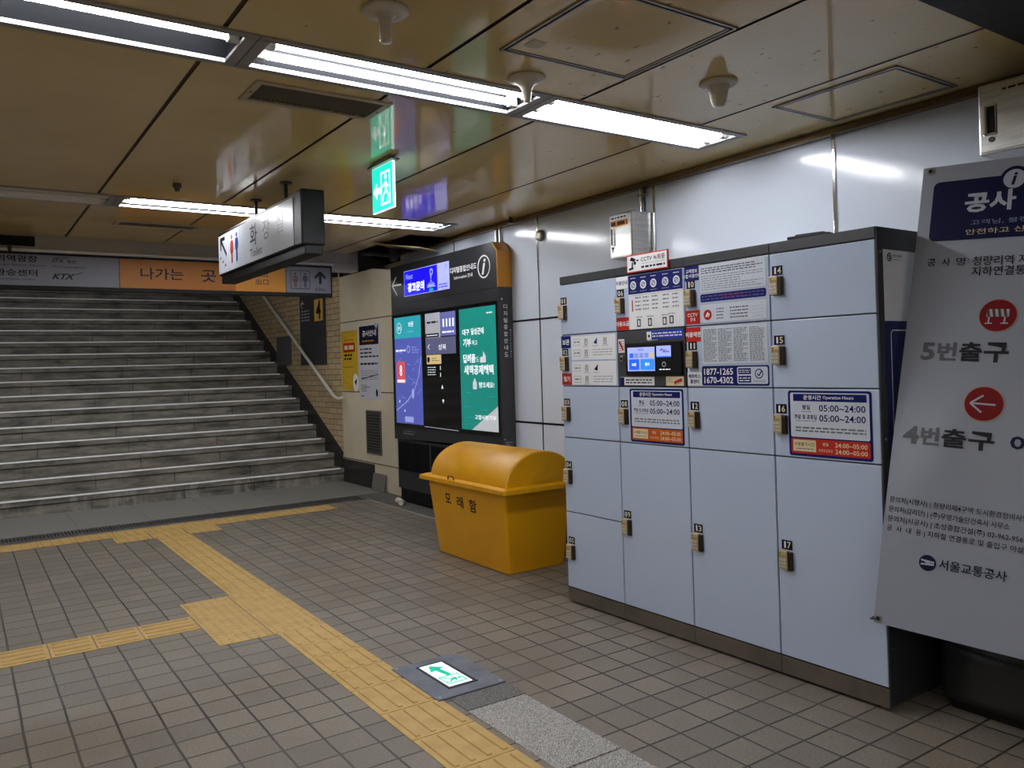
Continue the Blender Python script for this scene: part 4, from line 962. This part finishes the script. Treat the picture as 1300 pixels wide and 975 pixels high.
sheet(10.215, 9.70, 1.215, 1.99, mat('yellow poster paper', (206, 168, 34), .5), 'yellow_poster', 'yellow poster with a red block of lettering on the beige wall beside the stairs', 'poster', d1)
sheet(9.66, 9.03, 1.105, 2.055, mat('white poster paper', (196, 198, 206), .5), 'notice_poster', 'white notice poster with dark blue heading on the beige wall', 'poster', d2)
t = thing('wall_vent', 'dark grey louvred vent low on the beige wall below the posters', 'vent', (4.245, 9.48, .43), RX)
b = B(); b.box(0, .44, -.006, .004, .43, .972, mat('vent frame grey', (92, 88, 82), .5), .003); fr = part('frame', b, t)
b = B(); b.rect(.03, .41, .455, .948, BLACK, 8)
for i in range(14): b.box(.03, .41, -.011, -.007, .462+i*.035, .484+i*.035, mat('vent slat grey', (66, 64, 60), .5))
part('louvres', b, fr)
b = B(); b.box(-.17, .17, -.009, .009, 0, .21, mat('loose grey tile', (112, 108, 102), .5), .004)
o = solo('loose_tile', b, 'loose grey stone tile leaning at the foot of the beige wall', 'tile', loc=(4.20, 9.09, .003), rz=RX); o.rotation_euler = (math.radians(-9), 0, RX)

# ------------------------------------------------------------------ wall boxes, pipes, knob
def steel_box(x, y0, y1, z0, z1, label, handle_u, big):
    t = thing('wall_cabinet', label, 'wall cabinet', (x, y0, z0), RX)
    w = y0-y1; dep = WX-x
    b = B(); b.box(0, w, 0, dep, z0, z1, STEEL, .006); body = part('body', b, t)
    b = B(); b.box(.008, w-.008, -.006, 0, z0+.01, z1-.006, STEEL, .003); dr = part('door', b, t)
    b = B()
    if big: b.box(handle_u, handle_u+.06, -.010, -.004, 2.475, 2.615, CHROME, .004); b.box(handle_u+.02, handle_u+.052, -.0115, -.009, 2.485, 2.605, BLACK); b.box(handle_u, handle_u+.018, -.026, -.008, 2.48, 2.612, PLAST, .004); b.cyl((handle_u+.035, -.004, 2.455), (handle_u+.035, -.014, 2.455), .012, DARKMETAL)
    else: b.box(handle_u, handle_u+.035, -.014, -.004, 2.345, 2.47, BLACK, .004); b.box(handle_u+.024, handle_u+.036, -.018, -.006, 2.34, 2.475, STEEL, .003); b.cyl((handle_u+.012, -.006, 2.325), (handle_u+.012, -.014, 2.325), .01, DARKMETAL); b.cyl((handle_u+.012, -.010, 2.325), (handle_u+.014, -.012, 2.295), .003, DARKMETAL, n=6)
    part('handle', b, dr)
    b = B()
    if big: b.rect(.10, .24, 2.655, 2.685, CREAM, 1); b.greek(.11, .23, 2.662, 2.678, 1, BLACKP, 2, .6, gaps=False)
    else:
        b.rect(.018, .19, 2.528, 2.555, STICK, 1); b.greek(.024, .184, 2.533, 2.55, 1, BLACKP, 2, .7, gaps=False); b.rect(.018, .2, 2.478, 2.522, ORNG, 1); b.greek(.022, .195, 2.483, 2.517, 1, BLACKP, 2, .8, gaps=False)
    lift(b, -.0062); part('label_sticker', b, dr)
steel_box(4.0, 4.515, 4.275, 2.246, 2.576, 'small stainless steel wall cabinet behind the camera notice above the lockers', .022, False)
steel_box(3.9, 1.848, 1.20, 2.392, 2.712, 'large stainless steel wall cabinet high on the wall above the banner', .024, True)
b = B(); b.cyl((WX-.018, 0, 2.57), (WX-.018, 0, 2.80), .013, CHROME, n=10); b.cyl((WX-.018, -.045, 2.57), (WX-.018, -.045, 2.79), .008, DARKMETAL, n=10); b.box(WX-.035, WX, -.06, .02, 2.70, 2.715, STEEL)
solo('conduit_pipe', b, 'thin steel conduit pair rising from the small wall cabinet to the ceiling', 'conduit', loc=(0, 4.375, 2.57))
b = B(); b.cyl((WX-.02, .03, 2.622), (WX-.02, .03, 2.80), .016, STEEL, n=10); b.cyl((WX-.02, -.03, 2.622), (WX-.02, -.03, 2.77), .012, STEEL, n=10); b.cyl((WX-.05, .03, 2.77), (WX, .03, 2.77), .018, DARKMETAL, n=10)
solo('conduit_pipe', b, 'pair of steel conduits rising from the information board to the ceiling', 'conduit', loc=(0, 6.275, 2.622))
b = B(); b.cyl((WX, 5.634, 2.603), (WX-.03, 5.634, 2.603), .052, mat('grey knob', (132, 124, 112), .4, .3), .048, 24); b.cyl((WX-.03, 5.634, 2.603), (WX-.036, 5.634, 2.603), .048, MATS['grey knob'], .03, 24)
b.v = [(p[0]-WX, p[1]-5.634, p[2]) for p in b.v]
solo('wall_bumper', b, 'round grey metal knob on the chrome seam of the white wall', 'bumper', loc=(WX, 5.634, 2.55))

# ------------------------------------------------------------------ ceiling lights
def fixture(x0, x1, ys, lit, label, tray=None):
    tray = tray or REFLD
    y0, y1 = ys
    t = thing('ceiling_light', label, 'ceiling light', (x0, y0, HC), 0, 'recessed ceiling lights')
    w, d = x1-x0, y1-y0; z = HC
    b = B()
    for a in ((.03, w-.03, d-.016, d-.011),): b.box(*a, z-.009, z+.03, mat('bright tray edge strip', (240, 240, 242), .3))  # added white strip standing for light reflected along the far edge
    for a in ((-.018, w+.018, -.03, .012), (-.018, w+.018, d-.012, d+.03), (-.018, .03, 0, d), (w-.03, w+.018, 0, d)): b.box(*a, z-.008, z+.006, FIXT, .002)
    part('frame', b, t)
    b = B()
    q = [(.03, .012), (.09, .075), (d-.09, .075), (d-.03, .012)]
    q = [(.012, 0), (.06, .085), (d-.06, .085), (d-.012, 0)]
    for i in range(3):
        (ya, za), (yb, zb_) = q[i], q[i+1]
        b.add([(.02, ya, z+za), (w-.02, ya, z+za), (w-.02, yb, z+zb_), (.02, yb, z+zb_)], [(0, 1, 2, 3)], tray)
    for x in (.02, w-.02): b.add([(x, q[0][0], z), (x, q[1][0], z+.085), (x, q[2][0], z+.085), (x, q[3][0], z)], [(0, 1, 2, 3)], tray)
    part('tray', b, t)
    for k, on in enumerate(lit):
        if on is None: continue
        y = d*(.30 if k == 0 else .70)
        b = B(); b.cyl((.075, y, z+.022), (w-.075, y, z+.022), .0165, TUBEON if on else TUBEOFF, n=14); tb = part('tube', b, t)
        b = B()
        for x in (.03, w-.075): b.box(x, x+.045, y-.018, y+.018, z+.0, z+.07, SOCKET, .004)
        part('lamp_holder', b, tb)
    return t
N1 = ['front row ceiling light outside the left frame edge', 'front row ceiling light cut off at the left edge, only one broad tube burning', 'front row ceiling light with two burning tubes, beside the slatted air vent', 'front row ceiling light nearest the white wall, its whole tray glowing']
for k, (x0, x1) in enumerate(fixspans[1:]):
    lit = [(True, True), (True, None), (True, True), (True, True)][k]
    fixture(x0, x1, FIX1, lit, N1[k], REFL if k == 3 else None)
N2 = ['back row ceiling light outside the left frame edge', 'unlit back row ceiling light at the left edge', 'burning back row ceiling light partly hidden by the toilet sign', 'burning back row ceiling light below the green exit sign']
for k, (x0, x1) in enumerate(fixspans[1:]):
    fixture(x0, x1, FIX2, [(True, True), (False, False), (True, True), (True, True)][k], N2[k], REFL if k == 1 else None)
for k, (x0, x1) in enumerate(fixspans[:4]):
    fixture(x0, x1, (-3.4, -3.08), (True, True), 'ceiling light of the far row behind the camera')
for k, (x0, x1) in enumerate(fixspans[:2]):
    fixture(x0, x1, (-0.2, 0.12), (True, True), 'ceiling light of the row above and behind the camera')
# light over the upper stairs
for x0 in (-2.4, -.9, .6, 2.1):
    t = thing('stairwell_light', 'single tube light under the stairwell ceiling just behind the overhead sign', 'ceiling light', (x0, 9.5, 2.78), 0, 'stairwell lights')
    b = B(); b.box(0, 1.3 if x0 < 2.5 else 1.3, 0, .09, 2.81, 2.90, FIXT, .01); part('housing', b, t)
    b = B(); b.cyl((.04, .045, 2.795), (1.26 if x0 < 2.5 else .71, .045, 2.795), .0165, TUBEON, n=12); part('tube', b, t)

# ------------------------------------------------------------------ ceiling fittings
def vent(v, label):
    x0, x1, y0, y1 = v; t = thing('air_vent', label, 'air vent', (x0, y0, HC), 0)
    w, d = x1-x0, y1-y0; z = HC
    b = B()
    for a in ((0, w, 0, .034), (0, w, d-.034, d), (0, .034, .034, d-.034), (w-.034, w, .034, d-.034)): b.box(*a, z-.008, z+.004, CREAM, .002)
    for x in (.017, w-.017): b.cyl((x, d/2, z-.008), (x, d/2, z-.0095), .006, BLACK, n=8)
    part('frame', b, t)
    b = B(); n = 26
    for i in range(n):
        x = .036+(w-.072)*(i+.5)/n
        b.add([(x-.010, .034, z+.02), (x+.004, .034, z-.004), (x+.004, d-.034, z-.004), (x-.010, d-.034, z+.02)], [(0, 1, 2, 3)], mat('warm grey vent slat', (128, 122, 112), .5))  # slats in one warm mid grey
    b.box(.03, w-.03, .03, d-.03, z+.03, z+.034, BLACK)
    part('slats', b, t)
vent(VENTS[0], 'slatted air vent in the ceiling beside the front row of lights')
vent(VENTS[1], 'slatted air vent in the ceiling behind the back row of lights, above the exit banner')
def antenna(x, y, prof, label):
    t = thing('ceiling_antenna', label, 'ceiling antenna', (x, y, HC), 0)
    b = B(); b.lathe((0, 0, HC), [(.0, -.001), (.085, -.001), (.088, -.008), (.080, -.016), (.05, -.021), (.0, -.023)], PLAST); part('disc', b, t)
    b = B(); b.lathe((0, 0, HC), prof, PLAST, 24); part('stem', b, t)
antenna(1.31, 2.665, [(.040, -.02), (.027, -.034), (.023, -.05), (.0215, -.115), (.019, -.121), (0, -.1215)], 'white ceiling antenna disc with straight tubular stem at the top edge')
antenna(2.164, 2.98, [(.060, -.02), (.036, -.035), (.024, -.055), (.0165, -.105), (.013, -.112), (0, -.114)], 'white ceiling antenna with slim trumpet stem, overlapping the end of a burning light')
antenna(2.988, 2.58, [(.052, -.02), (.047, -.04), (.035, -.095), (.028, -.112), (.014, -.118), (0, -.119)], 'white ceiling antenna with a thick blunt cone, beside the glowing light tray')
ALU = mat('aluminium hatch frame', (150, 144, 134), .3, .7)
def hatch(x0, x1, y0, y1, label, tagged):
    t = thing('access_hatch', label, 'ceiling hatch', (x0, y0, HC), 0); w, d = x1-x0, y1-y0; z = HC
    b = B()
    for o_, ww in ((0, .012), (.022, .010)):
        for a in ((o_, w-o_, o_, o_+ww), (o_, w-o_, d-o_-ww, d-o_), (o_, o_+ww, o_, d-o_), (w-o_-ww, w-o_, o_, d-o_)): b.box(*a, z-.007, z-.0005, ALU, .0015, 1)
    for a in ((.012, w-.012, .013, .021), (.012, w-.012, d-.021, d-.013), (.013, .021, .012, d-.012), (w-.021, w-.013, .012, d-.012)): b.box(*a, z-.002, z-.0005, BLACK)
    part('frame', b, t)
    b = B(); b.box(.034, w-.034, .034, d-.034, z-.003, z-.0005, CEIL); p = part('panel', b, t)
    if tagged: b = B(); b.box(.06, .13, d-.16, d-.09, z-.0045, z-.003, CREAM); part('paper_tag', b, p)
hatch(1.872, 2.566, 2.105, 2.765, 'square access hatch with metal frame and paper tag in the ceiling near the antennas', True)
hatch(3.532, 4.065, 2.015, 2.70, 'access hatch with metal frame in the ceiling close against the white wall', False)
b = B(); b.cyl((0, 0, HC), (0, 0, HC-.03), .028, mat('brown sensor', (84, 74, 56), .5), n=16); b.cyl((0, 0, HC-.03), (0, 0, HC-.055), .02, MATS['brown sensor'], .014, n=16)
solo('ceiling_sensor', b, 'small dark brown ceiling sensor in front of the back row lights', 'sensor', loc=(1.273, 5.86, HC-.0))
b = B(); b.cyl((0, 0, HC), (0, 0, HC-.05), .016, DARKMETAL, n=12); b.cyl((0, 0, HC-.05), (0, 0, HC-.058), .026, DARKMETAL, n=12)
solo('sprinkler_head', b, 'small dark sprinkler head at the ceiling edge above the white wall', 'sprinkler', loc=(4.08, 5.92, HC))

# ------------------------------------------------------------------ green exit sign
t = thing('exit_sign', 'lit green running man exit sign hanging from the ceiling', 'exit sign', (2.235, 4.785, HC), RX)
b = B()
arcp = [(.15+.175*math.cos(a), 2.772+.028*math.sin(a)) for a in [PI*i/10 for i in range(11)]]
b.prism(arcp, -.03, .03, mat('grey exit bracket', (120, 116, 106), .4)); part('bracket', b, t)
b = B(); b.box(0, .30, -.008, .008, 2.482, 2.768, EXITW, .002); pn = part('light_panel', b, t)
b = B(); b.rect(.004, .296, 2.487, 2.765, EXITG, 1); arrow_left(b, .075, 2.615, .11, .11, EXITW, 2); running_man(b, .195, 2.62, .21, EXITW, None, 2); lift(b, -.0083); part('sign_print', b, pn)

# ------------------------------------------------------------------ toilet sign
t = thing('toilet_sign', 'hanging box sign with worn toilet lettering and two figures', 'sign', (1.905, 6.97, 2.235), RX)
TW = 6.97-4.99; fx = -.075
b = B(); b.box(0, TW, -.075, .075, 2.300, 2.650, mat('dark sign housing', (12, 12, 14), .5, spec=.25), .01); b.box(.02, TW, -.06, .06, 2.235, 2.300, MATS['dark sign housing'], .008); b.box(TW-.10, TW+.006, -.079, .079, 2.296, 2.656, MATS['dark sign housing'], .012); part('housing', b, t)
FACE = mat('worn white sign face', (206, 210, 218), .3, c2=(182, 186, 194), scale=2.2)
b = B(); b.box(.012, TW-.155, -.078, -.072, 2.312, 2.626, FACE, .001); fc = part('face', b, t)
b = B(); Y_ = lambda y: 6.97-y
def person(b, x, z, h, m, skirt, l=1):
    b.disc(x, z+h*.90, h*.085, m, l, n=14)
    if skirt: b.poly([(x-.09*h, z+h*.78), (x+.09*h, z+h*.78), (x+.17*h, z+h*.34), (x-.17*h, z+h*.34)], m, l)
    else: b.poly([(x-.15*h, z+h*.79), (x+.15*h, z+h*.79), (x+.10*h, z+h*.38), (x-.10*h, z+h*.38)], m, l)
    for s_ in (-1, 1):
        b.line((x+s_*.05*h, z+h*.40), (x+s_*.05*h, z), .075*h, m, l); b.line((x+s_*.12*h, z+h*.76), (x+s_*.20*h, z+h*.42), .06*h, m, l)
b.line((Y_(6.92), 2.39), (Y_(6.92), 2.34), .0, BLACKP, 1) if False else None
b.line((Y_(6.72), 2.45), (Y_(6.88), 2.585), .03, BLACKP); b.line((Y_(6.89), 2.59), (Y_(6.76), 2.59), .03, BLACKP); b.line((Y_(6.885), 2.60), (Y_(6.885), 2.50), .03, BLACKP)
for i in range(3): b.rect(Y_(6.91-i*.07), Y_(6.88-i*.07), 2.43-i*.035, 2.45-i*.035, BLACKP)
b.line((Y_(6.645), 2.315), (Y_(6.645), 2.624), .004, GREYP); b.line((Y_(6.345), 2.315), (Y_(6.345), 2.624), .004, GREYP)
person(b, Y_(6.565), 2.365, .23, mat('faded red print', (172, 74, 58), .4), True); person(b, Y_(6.43), 2.365, .23, mat('faded blue print', (40, 62, 130), .4), False)
b.text('화', Y_(6.08), Y_(5.91), 2.425, 2.585, BLACKP, 1, bold=.01); b.text('장', Y_(5.78), Y_(5.62), 2.43, 2.575, mat('half worn print', (116, 118, 124), .4), 1, bold=.01); b.text('실', Y_(5.49), Y_(5.33), 2.435, 2.57, mat('nearly worn print', (150, 153, 160), .4), 1, bold=.005)
b.text('Toilet', Y_(6.09), Y_(5.80), 2.345, 2.405, BLACKP, 1)
lift(b, -.0785); part('lettering', b, fc)
for y in (6.166, 5.489):
    b = B(); b.cyl((6.97-y, 0, 2.64), (6.97-y, 0, HC-.006), .013, DARKMETAL, n=10); b.cyl((6.97-y, 0, HC-.010), (6.97-y, 0, HC), .042, DARKMETAL, n=16); part('hanger_rod', b, t)

# ------------------------------------------------------------------ long exit banner sign above the stairs
t = thing('overhead_sign', 'long overhead sign with dimmed white and orange fields above the stairs', 'sign', (0, 8.50, 2.30))
b = B(); b.box(-2.6, 3.445, 0, .06, 2.29, 2.635, BLACK, .006); part('housing', b, t)
for x in (-2.0, .4, 2.6):
    b = B(); b.box(x, x+.03, .05, .1, 2.60, 2.70, DARKMETAL); part('hanger', b, t)
GF = mat('dimmed white sign face', (112, 112, 120), .4); OF = mat('orange sign face', (152, 92, 6), .35); OF2 = mat('brighter orange sign face', (188, 124, 10), .35)  # fields darkened for the dim light on the sign; right orange set brighter
for x0, x1, m in ((-2.59, 1.300, GF), (1.305, 2.385, OF), (2.389, 2.920, OF2), (2.926, 3.425, GF)):
    b = B(); b.box(x0, x1, -.004, .0, 2.332, 2.612, m, .001); fc = part('face', b, t)
    b = B()
    if x0 < -2:
        b.text('청량리역광장', .137, .626, 2.541, 2.602, BLACKP, 1, bold=.02); b.text('Cheongnyangni Station Square', .143, .681, 2.500, 2.524, BLACKP, 1)
        b.text('환승센터', .295, .623, 2.415, 2.475, BLACKP, 1, bold=.02); b.text('Transportation Center', .27, .607, 2.374, 2.396, BLACKP, 1)
        b.text('ITX', .742, .842, 2.548, 2.585, BLACKP, 1, bold=.015, shear=.3); b.line((.76, 2.594), (.88, 2.598), .006, BLACKP, 1); b.text('청춘', .86, .938, 2.546, 2.575, BLACKP, 1, bold=.01)
        b.text('ITX Cheongchun', .742, 1.022, 2.496, 2.520, BLACKP, 1); b.text('KTX', .740, .93, 2.395, 2.448, BLACKP, 1, bold=.03, shear=.35); b.line((.93, 2.44), (.985, 2.462), .006, BLACKP, 1)
    elif m is OF:
        b.text('나가는', 1.488, 1.885, 2.422, 2.534, BLACKP, 1, bold=.015); b.text('곳', 2.052, 2.20, 2.412, 2.534, BLACKP, 1, bold=.015)
    elif m is OF2:
        b.text('Exit', 2.60, 2.735, 2.485, 2.545, BLACKP, 1, bold=.005); b.text('出口', 2.60, 2.735, 2.405, 2.465, BLACKP, 1, bold=.005)
    else:
        b.frame(2.972, 3.187, 2.372, 2.572, .006, BLACKP, 1); b.line((3.082, 2.372), (3.082, 2.572), .004, BLACKP, 1)
        person(b, 3.027, 2.39, .16, mat('sign brown figure', (78, 34, 26), .4), True); person(b, 3.135, 2.39, .16, mat('sign navy figure', (18, 26, 64), .4), False)
        b.line((3.305, 2.43), (3.305, 2.55), .03, BLACKP); b.line((3.308, 2.562), (3.245, 2.495), .028, BLACKP); b.line((3.302, 2.562), (3.365, 2.495), .028, BLACKP)
        b.text('10m', 3.252, 3.36, 2.352, 2.392, BLACKP, 1)
    lift(b, -.0045); part('lettering', b, fc)
